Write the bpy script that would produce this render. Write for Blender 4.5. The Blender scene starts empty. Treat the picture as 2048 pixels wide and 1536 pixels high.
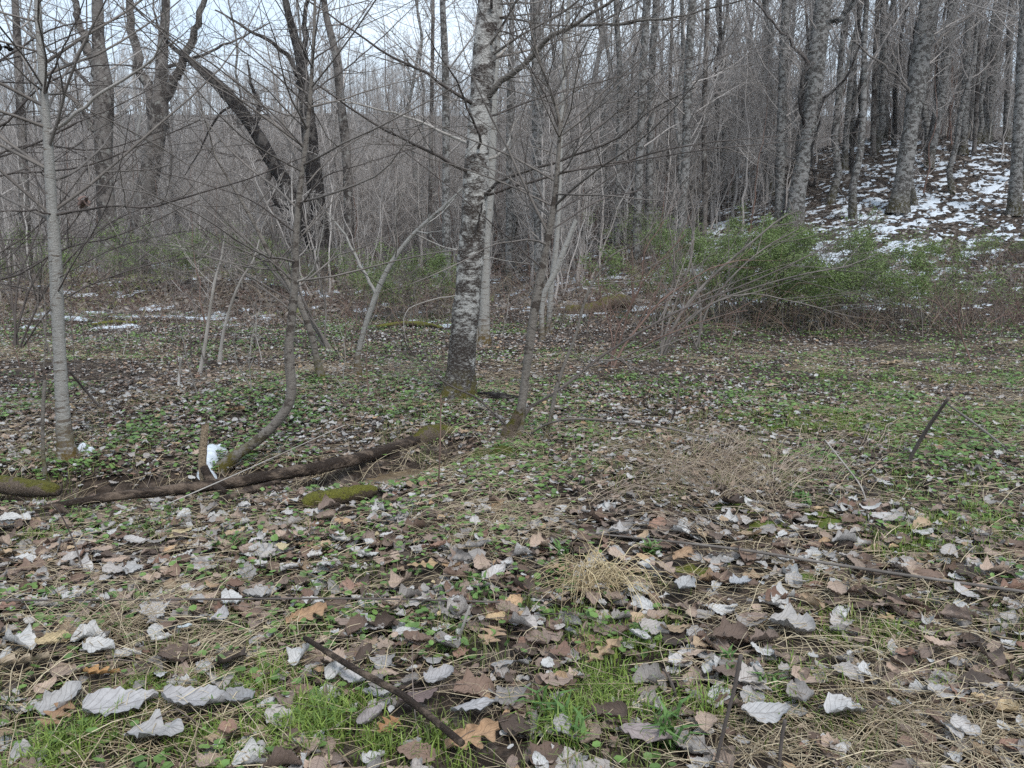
import bpy, math
import numpy as np
from math import radians, pi

scene = bpy.context.scene
C = scene.collection

# ------------------------------------------------------------------ camera
F = 1607.0                       # focal length in photo pixels (2048 wide)
EYE = 1.5
PITCH = radians(9.47)
cam_data = bpy.data.cameras.new('camera')
cam = bpy.data.objects.new('camera', cam_data)
C.objects.link(cam)
cam.location = (0, 0, EYE)
cam.rotation_euler = (radians(90) - PITCH, 0, 0)
cam_data.sensor_fit = 'HORIZONTAL'
cam_data.angle = 2 * math.atan(1024 / F)
cam_data.clip_start = 0.05
cam_data.clip_end = 2000
scene.camera = cam

# ------------------------------------------------------------------ sky and sun
SUN_EL, SUN_ROT = radians(52), radians(155)
world = bpy.data.worlds.new('World')
scene.world = world
world.use_nodes = True
wn = world.node_tree
wn.nodes.clear()
w_out = wn.nodes.new('ShaderNodeOutputWorld')
w_bg = wn.nodes.new('ShaderNodeBackground')
w_sky = wn.nodes.new('ShaderNodeTexSky')
w_sky.sky_type = 'NISHITA'
w_sky.sun_disc = False
w_sky.sun_elevation = SUN_EL
w_sky.sun_rotation = SUN_ROT
w_tc = wn.nodes.new('ShaderNodeTexCoord')
w_map = wn.nodes.new('ShaderNodeMapping')
w_map.inputs['Scale'].default_value = (1, 1, 3.0)
w_noise = wn.nodes.new('ShaderNodeTexNoise')
w_noise.inputs['Scale'].default_value = 2.3
w_noise.inputs['Detail'].default_value = 5
w_ramp = wn.nodes.new('ShaderNodeValToRGB')
w_ramp.color_ramp.elements[0].position = 0.3
w_ramp.color_ramp.elements[0].color = (4.3, 5.5, 6.8, 1)
w_ramp.color_ramp.elements[1].position = 0.68
w_ramp.color_ramp.elements[1].color = (6.4, 7.2, 7.9, 1)
w_mix = wn.nodes.new('ShaderNodeMix')
w_mix.data_type = 'RGBA'
w_mix.inputs[0].default_value = 0.85
wn.links.new(w_tc.outputs['Generated'], w_map.inputs['Vector'])
wn.links.new(w_map.outputs[0], w_noise.inputs['Vector'])
wn.links.new(w_noise.outputs['Fac'], w_ramp.inputs[0])
wn.links.new(w_sky.outputs[0], w_mix.inputs[6])
wn.links.new(w_ramp.outputs[0], w_mix.inputs[7])
wn.links.new(w_mix.outputs[2], w_bg.inputs['Color'])
w_bg.inputs['Strength'].default_value = 0.1
wn.links.new(w_bg.outputs[0], w_out.inputs['Surface'])

sun_data = bpy.data.lights.new('sun', 'SUN')
sun_data.energy = 1.5
sun_data.angle = radians(14)
sun_data.color = (1.0, 0.97, 0.93)
sun = bpy.data.objects.new('sun', sun_data)
C.objects.link(sun)
sun.rotation_euler = (pi / 2 - SUN_EL, 0, pi - SUN_ROT)
sun.location = (5, -5, 20)

scene.view_settings.view_transform = 'Standard'
scene.view_settings.look = 'None'
scene.view_settings.exposure = 0.92
scene.view_settings.gamma = 1.0
scene.view_settings.use_curve_mapping = False
scene.cycles.max_bounces = 6
scene.cycles.diffuse_bounces = 3
scene.cycles.use_denoising = False

# ------------------------------------------------------------------ noise and terrain
RNG = np.random.default_rng(7)
_TAB = np.random.default_rng(11).random(65536)


def vnoise(x, y, seed=0):
    x = np.asarray(x, float); y = np.asarray(y, float)
    xi = np.floor(x).astype(np.int64); yi = np.floor(y).astype(np.int64)
    fx = x - xi; fy = y - yi
    fx = fx * fx * (3 - 2 * fx); fy = fy * fy * (3 - 2 * fy)

    def h(a, b):
        return _TAB[((a * 7919 + b * 104729 + seed * 6151) ^ ((a * 31) ^ (b * 17) << 3)) & 65535]
    return (h(xi, yi) * (1 - fx) + h(xi + 1, yi) * fx) * (1 - fy) + (h(xi, yi + 1) * (1 - fx) + h(xi + 1, yi + 1) * fx) * fy


def fbm(x, y, seed=0, octv=4):
    x = np.asarray(x, float); y = np.asarray(y, float)
    s = np.zeros(np.broadcast(x, y).shape); a = 0.5; t = 0
    for o in range(octv):
        s = s + a * vnoise(x + 17.3 * o, y - 9.1 * o, seed + o)
        t += a; a *= 0.5; x = x * 2.03; y = y * 2.03
    return s / t


def sstep(a, b, x):
    t = np.clip((np.asarray(x, float) - a) / (b - a), 0, 1)
    return t * t * (3 - 2 * t)


def flat_pt(px, py, z=0.0):
    v = (768 - py) / F; u = (px - 1024) / F
    d = np.array([u, math.cos(PITCH) + v * math.sin(PITCH), -math.sin(PITCH) + v * math.cos(PITCH)])
    t = (z - EYE) / d[2]
    return np.array([d[0] * t, d[1] * t, z])


GULLY = np.array([flat_pt(px, py, -0.15)[:2] for px, py in
                  [(-500, 1010), (-150, 1005), (60, 1000), (250, 990), (450, 975), (620, 972), (760, 965), (860, 950), (930, 925)]])


def seg_dist(x, y, poly):
    x = np.asarray(x, float); y = np.asarray(y, float)
    best = np.full(np.broadcast(x, y).shape, 1e9)
    for a, b in zip(poly[:-1], poly[1:]):
        ab = b - a
        t = np.clip(((x - a[0]) * ab[0] + (y - a[1]) * ab[1]) / (ab @ ab), 0, 1)
        best = np.minimum(best, np.hypot(x - a[0] - t * ab[0], y - a[1] - t * ab[1]))
    return best


def terrain(x, y):
    x = np.asarray(x, float); y = np.asarray(y, float)
    z = (fbm(x * 0.35, y * 0.35, 1, 3) - 0.5) * 0.26 + (fbm(x * 1.7, y * 1.7, 5, 3) - 0.5) * 0.10
    z = z * sstep(-1, 3, np.hypot(x, y))
    d = seg_dist(x, y, GULLY)
    gd = 0.46 * sstep(0.3, -1.2, x - 0.1) + 0.14 * sstep(-1.3, -2.2, x)
    wob = 0.12 * (fbm(x * 2, y * 2, 9, 2) - 0.5)
    z = z - gd * np.exp(-((d + wob) / 0.30) ** 2) - 0.08 * gd / 0.34 * np.exp(-(d / 1.2) ** 2)
    z = z + (0.62 * sstep(18.2, 22.5, y) + 0.2 * np.exp(-((y - 20.5) / 0.9) ** 2) * (fbm(x * .6, y * .6, 21, 2) - .2)) * sstep(0.5, -3.5, x)
    s = y - 15.8 - 0.04 * x
    k = sstep(-3.5, 17, x) ** .85
    sp = np.log1p(np.exp(np.clip(s, -30, 60) / 1.2)) * 1.2
    sp2 = np.log1p(np.exp(np.clip(s - 15, -30, 60) / 1.5)) * 1.5
    sp2 = np.where(s - 15 > 60, s - 15, sp2); sp = np.where(s > 60, s, sp)
    hill = 0.40 * k * (sp - 0.93 * sp2)
    z = z + np.minimum(hill, 14 + 0.02 * sp) * (1 + 0.12 * (fbm(x * .25, y * .25, 31, 3) - .5))
    far = sstep(58, 175, y + 0.12 * x) * (28 + 6 * (fbm(x * .012, y * .012, 41, 3) - .5) - 9 * sstep(10, 80, x))
    z = np.maximum(z, z * 0.4 + far)
    return z


def ground_at(px, py, tmax=200):
    """the point of the ground seen at a pixel of the photo"""
    v = (768 - py) / F; u = (px - 1024) / F
    d = np.array([u, math.cos(PITCH) + v * math.sin(PITCH), -math.sin(PITCH) + v * math.cos(PITCH)])
    t = np.concatenate([np.arange(1.2, 30, 0.02), np.arange(30, tmax, 0.1)])
    z = EYE + d[2] * t - terrain(d[0] * t, d[1] * t)
    i = np.argmax(z < 0) if (z < 0).any() else len(t) - 1
    tt = t[i]
    x, y = d[0] * tt, d[1] * tt
    return np.array([x, y, float(terrain(x, y))])


def at(px, py, Y):
    """the point at depth Y seen at a pixel of the photo"""
    v = (768 - py) / F; u = (px - 1024) / F
    dy = math.cos(PITCH) + v * math.sin(PITCH)
    t = Y / dy
    return np.array([u * t, Y, EYE + t * (-math.sin(PITCH) + v * math.cos(PITCH))])


# ------------------------------------------------------------------ mesh building
class Geo:
    def __init__(self):
        self.V = []; self.Q = []; self.T = []; self.Cc = []; self.UV = []; self.n = 0; self.hascol = False; self.hasuv = False

    def add(self, v, quads=None, tris=None, col=None, uv=None):
        v = np.asarray(v, float).reshape(-1, 3)
        m = len(v)
        self.V.append(v)
        if quads is not None and len(quads): self.Q.append(np.asarray(quads, np.int64).reshape(-1, 4) + self.n)
        if tris is not None and len(tris): self.T.append(np.asarray(tris, np.int64).reshape(-1, 3) + self.n)
        if col is None: self.Cc.append(np.ones((m, 3)))
        else:
            self.hascol = True
            self.Cc.append(np.broadcast_to(np.asarray(col, float), (m, 3)))
        if uv is None: self.UV.append(np.zeros((m, 2)))
        else:
            self.hasuv = True
            self.UV.append(np.asarray(uv, float).reshape(-1, 2))
        self.n += m

    def mesh(self, name, mat, smooth=True):
        me = bpy.data.meshes.new(name)
        V = np.concatenate(self.V) if self.V else np.zeros((0, 3))
        Q = np.concatenate(self.Q) if self.Q else np.zeros((0, 4), np.int64)
        T = np.concatenate(self.T) if self.T else np.zeros((0, 3), np.int64)
        me.vertices.add(len(V)); me.vertices.foreach_set('co', V.astype(np.float32).ravel())
        nl = len(Q) * 4 + len(T) * 3
        me.loops.add(nl)
        me.loops.foreach_set('vertex_index', np.concatenate([Q.ravel(), T.ravel()]).astype(np.int32))
        npoly = len(Q) + len(T)
        me.polygons.add(npoly)
        ls = np.concatenate([np.arange(len(Q)) * 4, len(Q) * 4 + np.arange(len(T)) * 3]).astype(np.int32)
        me.polygons.foreach_set('loop_start', ls)
        me.polygons.foreach_set('use_smooth', np.full(npoly, smooth, bool))
        if self.hascol:
            a = me.attributes.new('tint', 'FLOAT_COLOR', 'POINT')
            cc = np.concatenate(self.Cc); cc = np.concatenate([cc, np.ones((len(cc), 1))], 1)
            a.data.foreach_set('color', cc.astype(np.float32).ravel())
        if self.hasuv:
            a = me.attributes.new('luv', 'FLOAT2', 'POINT')
            a.data.foreach_set('vector', np.concatenate(self.UV).astype(np.float32).ravel())
        me.update(calc_edges=True)
        if mat: me.materials.append(mat)
        return me


def obj(name, geo, mat, parent=None, loc=None, smooth=True):
    o = bpy.data.objects.new(name, geo.mesh(name, mat, smooth) if isinstance(geo, Geo) else geo)
    C.objects.link(o)
    if parent: o.parent = parent
    if loc is not None: o.location = loc
    return o


def thing(name, label, cat, loc=(0, 0, 0), group=None):
    o = bpy.data.objects.new(name, None)
    C.objects.link(o)
    o.empty_display_size = 0.2
    o.location = loc
    tag(o, label, cat, group)
    return o


def tag(o, label, cat, group=None):
    o['label'] = label; o['category'] = cat
    if group: o['group'] = group
    return o


def norm(v):
    return v / np.maximum(np.linalg.norm(v, axis=-1, keepdims=True), 1e-9)


def tubes(P, R, sides):
    """a batch of M polylines of n points as tapered tubes: verts and quads"""
    P = np.asarray(P, float); R = np.asarray(R, float)
    M, n, _ = P.shape
    T = np.empty_like(P)
    T[:, 1:-1] = P[:, 2:] - P[:, :-2]; T[:, 0] = P[:, 1] - P[:, 0]; T[:, -1] = P[:, -1] - P[:, -2]
    T = norm(T)
    D = norm(P[:, -1] - P[:, 0])
    ref = np.where(np.abs(D[:, 2:3]) < 0.8, np.array([[0, 0, 1.0]]), np.array([[1.0, 0, 0]]))
    U = norm(np.cross(T, ref[:, None, :])); W = np.cross(T, U)
    a = np.arange(sides) * 2 * pi / sides
    V = P[:, :, None, :] + R[:, :, None, None] * (np.cos(a)[None, None, :, None] * U[:, :, None, :] + np.sin(a)[None, None, :, None] * W[:, :, None, :])
    i = np.arange(n - 1)[:, None] * sides; j = np.arange(sides)[None, :]; j2 = (j + 1) % sides
    q = np.stack([i + j, i + j2, i + sides + j2, i + sides + j], -1).reshape(-1, 4)
    Q = (q[None] + (np.arange(M) * n * sides)[:, None, None]).reshape(-1, 4)
    return V.reshape(-1, 3), Q


def add_tubes(g, P, R, sides, col=None):
    V, Q = tubes(P, R, sides)
    if col is not None:
        col = np.asarray(col, float)
        if col.ndim == 2: col = np.repeat(col, P.shape[1] * sides, 0)
    g.add(V, Q, col=col)


def resample(pts, n):
    """a smooth curve through the given points (rows may carry a radius as well)"""
    pts = np.asarray(pts, float)
    if len(pts) == 2:
        t = np.linspace(0, 1, n)[:, None]
        return pts[0] * (1 - t) + pts[1] * t
    e = np.concatenate([[2 * pts[0] - pts[1]], pts, [2 * pts[-1] - pts[-2]]])
    L = np.concatenate([[0], np.cumsum(np.linalg.norm(np.diff(pts[:, :3], axis=0), axis=1))])
    s = np.linspace(0, L[-1], n)
    k = np.clip(np.searchsorted(L, s, side='right') - 1, 0, len(pts) - 2)
    t = ((s - L[k]) / np.maximum(L[k + 1] - L[k], 1e-9))[:, None]
    p0, p1, p2, p3 = e[k], e[k + 1], e[k + 2], e[k + 3]
    return 0.5 * (2 * p1 + (p2 - p0) * t + (2 * p0 - 5 * p1 + 4 * p2 - p3) * t ** 2 + (3 * p1 - p0 - 3 * p2 + p3) * t ** 3)


def grow(rng, P, R, count, length, ang, npts, rfrac, rtip, t0, t1, up=0.08, wig=0.16, lenvar=0.4, tfall=0.4, rmax=1.0, bias=None):
    """children of the polylines P, R: count per parent, as polylines of npts points"""
    M, n, _ = P.shape
    idx = np.repeat(np.arange(M), count)
    K = len(idx)
    t = rng.uniform(t0, t1, K)
    f = t * (n - 1); i = np.minimum(f.astype(int), n - 2); w = (f - i)[:, None]
    base = P[idx, i] * (1 - w) + P[idx, i + 1] * w
    r0 = R[idx, i] * (1 - w[:, 0]) + R[idx, i + 1] * w[:, 0]
    tan = norm(P[idx, i + 1] - P[idx, i])
    rp = rng.normal(size=(K, 3))
    perp = norm(rp - tan * (rp * tan).sum(1, keepdims=True))
    a = np.radians(rng.uniform(ang[0], ang[1], K))[:, None]
    d = tan * np.cos(a) + perp * np.sin(a)
    if bias is not None: d = norm(d + np.asarray(bias))
    plen = np.linalg.norm(np.diff(P, axis=1), axis=2).sum(1)
    L = (length if length > 0 else -length * plen[idx]) * (1 + rng.uniform(-lenvar, lenvar, K)) * (1 - tfall * (t - t0) / max(t1 - t0, 1e-6))
    out = np.empty((K, npts, 3)); out[:, 0] = base
    st = (L / (npts - 1))[:, None]
    for q in range(1, npts):
        d = norm(d + rng.normal(size=(K, 3)) * wig + np.array([0, 0, up]))
        out[:, q] = out[:, q - 1] + d * st
    rs = np.minimum(np.minimum(r0 * rfrac, rmax), np.maximum(L * 0.0085, rtip * 1.3))
    prof = np.linspace(0, 1, npts)[None] ** 0.9
    RR = rs[:, None] * (1 - prof) + np.minimum(rtip, rs)[:, None] * prof
    return out, RR


# ------------------------------------------------------------------ materials
def new_mat(name):
    m = bpy.data.materials.new(name)
    m.use_nodes = True
    nt = m.node_tree
    nt.nodes.clear()
    out = nt.nodes.new('ShaderNodeOutputMaterial')
    b = nt.nodes.new('ShaderNodeBsdfPrincipled')
    b.inputs['Roughness'].default_value = 0.85
    b.inputs['Specular IOR Level'].default_value = 0.2
    nt.links.new(b.outputs[0], out.inputs['Surface'])
    return m, nt, b


def nd(nt, typ, ins=None, **kw):
    n = nt.nodes.new(typ)
    for k, v in kw.items(): setattr(n, k, v)
    for k, v in (ins or {}).items():
        s = n.inputs[k]
        if isinstance(v, bpy.types.NodeSocket): nt.links.new(v, s)
        else: s.default_value = v
    return n


def mix(nt, fac, a, b, blend='MIX'):
    n = nt.nodes.new('ShaderNodeMix'); n.data_type = 'RGBA'; n.blend_type = blend
    for s, v in ((n.inputs[0], fac), (n.inputs[6], a), (n.inputs[7], b)):
        if isinstance(v, bpy.types.NodeSocket): nt.links.new(v, s)
        else: s.default_value = v if not isinstance(v, tuple) else (tuple(v) + (1,))[:4]
    return n.outputs[2]


def mrange(nt, v, a, b, c=0.0, d=1.0):
    n = nd(nt, 'ShaderNodeMapRange', {'Value': v, 'From Min': a, 'From Max': b, 'To Min': c, 'To Max': d})
    return n.outputs[0]


def math_n(nt, op, a, b=0.0):
    n = nt.nodes.new('ShaderNodeMath'); n.operation = op
    for s, v in ((n.inputs[0], a), (n.inputs[1], b)):
        if isinstance(v, bpy.types.NodeSocket): nt.links.new(v, s)
        else: s.default_value = v
    return n.outputs[0]


def noise(nt, vec, scale, detail=4, rough=0.6):
    return nd(nt, 'ShaderNodeTexNoise', {'Vector': vec, 'Scale': scale, 'Detail': detail, 'Roughness': rough}).outputs['Fac']


def bark(name, light, mid, dark, scale=6.0, stretch=2.5, amount=0.5, base=None, moss=None, lichen=None, bump=0.5, soft=0.06, fleck=0.0, vec=None):
    """bark: mottled light and mid tones with dark patches; base = (height, threshold gain) darkens the butt"""
    m, nt, b = new_mat(name)
    tc = nd(nt, 'ShaderNodeTexCoord').outputs['Object']
    mp = nd(nt, 'ShaderNodeMapping', {'Vector': tc, 'Scale': vec or (1, 1, stretch)}).outputs[0]
    z = nd(nt, 'ShaderNodeSeparateXYZ', {'Vector': tc}).outputs['Z']
    n1 = noise(nt, mp, scale * 0.55, 5, 0.62)
    n2 = noise(nt, mp, scale * 2.7, 5, 0.7)
    n3 = noise(nt, tc, scale * 9.0, 3, 0.7)
    c = mix(nt, mrange(nt, n2, 0.36, 0.66), light, mid)
    th = 0.5 + (0.5 - amount) * 0.5
    if base:
        thn = mrange(nt, z, 0.25, base[0], th - base[1], th)
        lo = math_n(nt, 'SUBTRACT', thn, soft)
        fac = nd(nt, 'ShaderNodeMapRange', {'Value': math_n(nt, 'ADD', n1, math_n(nt, 'MULTIPLY', math_n(nt, 'SUBTRACT', n2, 0.5), 0.35)), 'From Min': lo, 'From Max': thn}).outputs[0]
    else:
        fac = mrange(nt, math_n(nt, 'ADD', n1, math_n(nt, 'MULTIPLY', math_n(nt, 'SUBTRACT', n2, 0.5), 0.35)), th - soft, th)
    if fleck:
        nf = noise(nt, mp, scale * 4.5, 3, 0.6)
        fac = math_n(nt, 'MULTIPLY', fac, mrange(nt, nf, 0.60, 0.52, 1 - fleck, 1.0))
    c = mix(nt, fac, c, dark)
    if lichen:
        nl = noise(nt, tc, scale * 1.6, 4, 0.65)
        c = mix(nt, mrange(nt, nl, 0.56, 0.64), c, lichen)
    if moss:
        h, mc = moss
        nm = noise(nt, tc, scale * 1.2, 4, 0.7)
        f = math_n(nt, 'MULTIPLY', mrange(nt, z, h, h * 0.3), mrange(nt, nm, 0.42, 0.56))
        c = mix(nt, f, c, mc)
    c = mix(nt, mrange(nt, n3, 0.3, 0.7, 0.0, 0.45), c, (0.0, 0.0, 0.0), 'SOFT_LIGHT')
    nt.links.new(c, b.inputs['Base Color'])
    bp = nd(nt, 'ShaderNodeBump', {'Strength': bump, 'Distance': 0.02, 'Height': math_n(nt, 'ADD', n2, math_n(nt, 'MULTIPLY', n3, 0.5))})
    nt.links.new(bp.outputs[0], b.inputs['Normal'])
    return m


def plain_twig(name, a, b_, scale=3.0):
    m, nt, b = new_mat(name)
    tc = nd(nt, 'ShaderNodeTexCoord').outputs['Object']
    n1 = noise(nt, tc, scale, 3)
    c = mix(nt, mrange(nt, n1, 0.35, 0.65), a, b_)
    nt.links.new(c, b.inputs['Base Color'])
    b.inputs['Roughness'].default_value = 0.7
    return m


def tint_mat(name, source='ATTR', veins=False, rough=0.75, spec=0.25, mottle=0.5, trans=0.0):
    m, nt, b = new_mat(name)
    if source == 'ATTR': col = nd(nt, 'ShaderNodeAttribute', attribute_name='tint').outputs['Color']
    else: col = nd(nt, 'ShaderNodeAttribute', attribute_name='tint', attribute_type='INSTANCER').outputs['Color']
    tc = nd(nt, 'ShaderNodeTexCoord').outputs['Object']
    n1 = noise(nt, tc, 38.0 if source == 'ATTR' else 7.0, 4, 0.7)
    c = mix(nt, mrange(nt, n1, 0.3, 0.7, 0, mottle), col, (0.035, 0.028, 0.024), 'MIX') if mottle else col
    if veins:
        uv = nd(nt, 'ShaderNodeAttribute', attribute_name='luv').outputs['Vector']
        s = nd(nt, 'ShaderNodeSeparateXYZ', {'Vector': uv})
        av = math_n(nt, 'ABSOLUTE', s.outputs['Y'])
        ph = math_n(nt, 'SUBTRACT', math_n(nt, 'MULTIPLY', s.outputs['X'], 7.0), math_n(nt, 'MULTIPLY', av, 2.2))
        lat = math_n(nt, 'ABSOLUTE', math_n(nt, 'SUBTRACT', math_n(nt, 'FRACT', ph), 0.5))
        vl = mrange(nt, lat, 0.0, 0.09, 1.0, 0.0)
        mr = mrange(nt, av, 0.02, 0.06, 1.0, 0.0)
        vf = math_n(nt, 'MAXIMUM', math_n(nt, 'MULTIPLY', vl, 0.6), mr)
        c = mix(nt, math_n(nt, 'MULTIPLY', vf, 0.35), c, (0.10, 0.075, 0.06))
        h = math_n(nt, 'ADD', vf, math_n(nt, 'MULTIPLY', n1, 1.2))
        bp = nd(nt, 'ShaderNodeBump', {'Strength': 0.6, 'Distance': 0.004, 'Height': h})
        nt.links.new(bp.outputs[0], b.inputs['Normal'])
    nt.links.new(c, b.inputs['Base Color'])
    b.inputs['Roughness'].default_value = rough
    b.inputs['Specular IOR Level'].default_value = spec
    if trans:
        out = [n for n in nt.nodes if n.type == 'OUTPUT_MATERIAL'][0]
        tr = nd(nt, 'ShaderNodeBsdfTranslucent', {'Color': c})
        ms = nd(nt, 'ShaderNodeMixShader', {0: trans, 1: b.outputs[0], 2: tr.outputs[0]})
        nt.links.new(ms.outputs[0], out.inputs['Surface'])
    return m


M_main = bark('bark_main', (0.58, 0.56, 0.53), (0.40, 0.38, 0.355), (0.07, 0.055, 0.047), scale=9, stretch=2.2, amount=0.395,
              base=(1.45, 0.115), fleck=0.45, moss=(0.34, (0.13, 0.11, 0.03)), bump=0.7, soft=0.12)
M_pale = bark('bark_pale', (0.40, 0.385, 0.36), (0.27, 0.255, 0.235), (0.17, 0.14, 0.115), scale=12, stretch=6, amount=0.22,
              base=(0.6, 0.12), moss=(0.35, (0.13, 0.09, 0.03)), bump=0.5)
M_sapl = bark('bark_sapling', (0.23, 0.207, 0.182), (0.15, 0.13, 0.115), (0.08, 0.065, 0.055), scale=14, stretch=1.5, amount=0.3,
              moss=(0.3, (0.10, 0.085, 0.02)), bump=0.4)
M_grey = bark('bark_grey', (0.30, 0.287, 0.277), (0.19, 0.178, 0.17), (0.08, 0.072, 0.066), scale=13, stretch=1.5, amount=0.44,
              lichen=(0.33, 0.34, 0.32), moss=(0.7, (0.06, 0.05, 0.02)), bump=0.8)
M_dark = bark('bark_dark', (0.10, 0.09, 0.083), (0.055, 0.047, 0.043), (0.02, 0.016, 0.015), scale=5, stretch=0.7, amount=0.5,
              bump=1.0)
M_brn = bark('bark_brown', (0.21, 0.188, 0.172), (0.13, 0.112, 0.102), (0.06, 0.05, 0.045), scale=4, stretch=0.8, amount=0.42, lichen=(0.27, 0.26, 0.24),
             bump=0.9)
M_wood = bark('bark_rotten', (0.20, 0.15, 0.115), (0.12, 0.088, 0.066), (0.045, 0.032, 0.025), scale=9, stretch=1, amount=0.45, bump=1.0, vec=(.22, 2.2, 2.6), soft=.12)
M_twig = plain_twig('twig_grey', (0.20, 0.176, 0.158), (0.10, 0.086, 0.077))
M_twig_d = plain_twig('twig_dark', (0.12, 0.10, 0.09), (0.06, 0.05, 0.046))
M_twig_p = plain_twig('twig_pale', (0.40, 0.37, 0.34), (0.24, 0.215, 0.19))
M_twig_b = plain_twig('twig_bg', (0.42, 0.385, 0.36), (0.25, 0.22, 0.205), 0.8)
M_twig_r = plain_twig('twig_red', (0.20, 0.13, 0.105), (0.12, 0.075, 0.06))
M_leaf = tint_mat('dead_leaf', 'OBJ', veins=True, mottle=0.34, spec=0.3)
M_litter = tint_mat('leaf_litter', 'ATTR', veins=True, mottle=0.35, spec=0.3)
M_green = tint_mat('green_leaf', 'ATTR', rough=0.5, spec=0.4, mottle=0.2, trans=0.25)
M_straw = tint_mat('straw', 'ATTR', rough=0.6, mottle=0.2)


def ground_material():
    m, nt, b = new_mat('ground')
    tc = nd(nt, 'ShaderNodeTexCoord').outputs['Object']
    n1 = noise(nt, tc, 0.9, 5, 0.6)
    n2 = noise(nt, tc, 11.0, 6, 0.75)
    n3 = noise(nt, tc, 45.0, 3, 0.7)
    vor = nd(nt, 'ShaderNodeTexVoronoi', {'Vector': tc, 'Scale': 13.0, 'Randomness': 1.0})
    r = nd(nt, 'ShaderNodeValToRGB', {'Fac': nd(nt, 'ShaderNodeSeparateColor', {'Color': vor.outputs['Color']}).outputs[0]})
    e = r.color_ramp.elements
    e[0].position = 0; e[0].color = (0.035, 0.026, 0.02, 1)
    e[1].position = 1; e[1].color = (0.20, 0.165, 0.14, 1)
    for p, c in ((0.35, (0.07, 0.05, 0.038, 1)), (0.7, (0.125, 0.094, 0.074, 1))):
        k = r.color_ramp.elements.new(p); k.color = c
    soil = mix(nt, mrange(nt, n2, 0.4, 0.6), (0.028, 0.02, 0.015), r.outputs[0])
    soil = mix(nt, mrange(nt, n3, 0.35, 0.65, 0, 0.5), soil, (0.02, 0.015, 0.012))
    mossc = mix(nt, mrange(nt, n3, 0.35, 0.65), (0.06, 0.075, 0.012), (0.13, 0.125, 0.02))
    y = nd(nt, 'ShaderNodeSeparateXYZ', {'Vector': tc}).outputs['Y']
    mfac = math_n(nt, 'MULTIPLY', mrange(nt, math_n(nt, 'ADD', n1, math_n(nt, 'MULTIPLY', math_n(nt, 'SUBTRACT', n2, 0.5), 0.5)), 0.72, 0.80), mrange(nt, y, 40, 26))
    c = mix(nt, mfac, soil, mossc)
    nt.links.new(c, b.inputs['Base Color'])
    b.inputs['Roughness'].default_value = 0.95
    bp = nd(nt, 'ShaderNodeBump', {'Strength': 0.9, 'Distance': 0.03, 'Height': math_n(nt, 'ADD', n2, math_n(nt, 'MULTIPLY', n3, 0.4))})
    nt.links.new(bp.outputs[0], b.inputs['Normal'])
    return m


# ------------------------------------------------------------------ ground
def graded(parts):
    a = [np.array([parts[0][0]])]
    for lo, hi, st in parts:
        a.append(np.linspace(lo, hi, max(2, int(round((hi - lo) / st)) + 1))[1:])
    return np.concatenate(a)


gx = graded([(-320, -70, 9), (-70, -16, 0.9), (-16, -9, 0.25), (-9, 9, 0.11), (9, 20, 0.25), (20, 70, 0.9), (70, 320, 9)])
gy = graded([(-40, -2, 2.5), (-2, 1.2, 0.3), (1.2, 10, 0.08), (10, 22, 0.15), (22, 60, 0.6), (60, 320, 4.5)])
GX, GY = np.meshgrid(gx, gy)
GZ = terrain(GX, GY)
g = Geo()
nx, ny = len(gx), len(gy)
ii = np.arange(ny - 1)[:, None] * nx + np.arange(nx - 1)[None]
g.add(np.stack([GX, GY, GZ], -1), np.stack([ii, ii + 1, ii + nx + 1, ii + nx], -1))
ground = obj('ground', g, ground_material())
ground['kind'] = 'structure'


def sheet(name, kind, mat, xs, ys, height, cap, zoff=0.0):
    """a patchy cover: it stands above the ground only where height(x, y) is above 0, so that its rims sink into the ground"""
    X, Y = np.meshgrid(xs, ys)
    h = height(X, Y)
    Z = terrain(X, Y) + np.minimum(h, cap) + zoff
    n_x, n_y = len(xs), len(ys)
    i = np.arange(n_y - 1)[:, None] * n_x + np.arange(n_x - 1)[None]
    q = np.stack([i, i + 1, i + n_x + 1, i + n_x], -1).reshape(-1, 4)
    keep = (h.ravel()[q] > -0.03).any(1)
    q = q[keep]
    used, inv = np.unique(q, return_inverse=True)
    gg = Geo()
    gg.add(np.stack([X, Y, Z], -1).reshape(-1, 3)[used], inv.reshape(-1, 4))
    o = obj(name, gg, mat)
    o['kind'] = kind
    return o


def snow_material():
    m, nt, b = new_mat('snow')
    tc = nd(nt, 'ShaderNodeTexCoord').outputs['Object']
    n = noise(nt, tc, 20, 4, 0.7)
    c = mix(nt, mrange(nt, n, 0.3, 0.7), (0.62, 0.66, 0.71), (0.40, 0.44, 0.49))
    nt.links.new(c, b.inputs['Base Color'])
    b.inputs['Roughness'].default_value = 0.7
    bp = nd(nt, 'ShaderNodeBump', {'Strength': 0.4, 'Distance': 0.02, 'Height': n})
    nt.links.new(bp.outputs[0], b.inputs['Normal'])
    return m


M_snow = snow_material()


def snow_hill(x, y):
    u = x / np.maximum(y, 1)
    big = fbm(x * 0.30, y * 0.22, 51, 3)
    fine = fbm(x * 2.6, y * 4.2, 57, 4)
    reg = 0.21 * sstep(0.27, 0.5, u) * sstep(17.5, 21, y) * sstep(36, 30, y) + 0.31 * sstep(-0.03, 0.06, u) * sstep(0.75, 0.3, u) * sstep(16.0, 18, y) * sstep(30, 24, y)
    reg = reg + 0.06 * sstep(0.28, 0.42, u) * sstep(17, 20, y) * sstep(34, 28, y)
    return ((big - 0.5) * 0.5 + (fine - 0.5) * 1.5 + (fbm(x * 9, y * 12, 58, 2) - .5) * 1.0 + reg - 0.47) * 0.16


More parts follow.
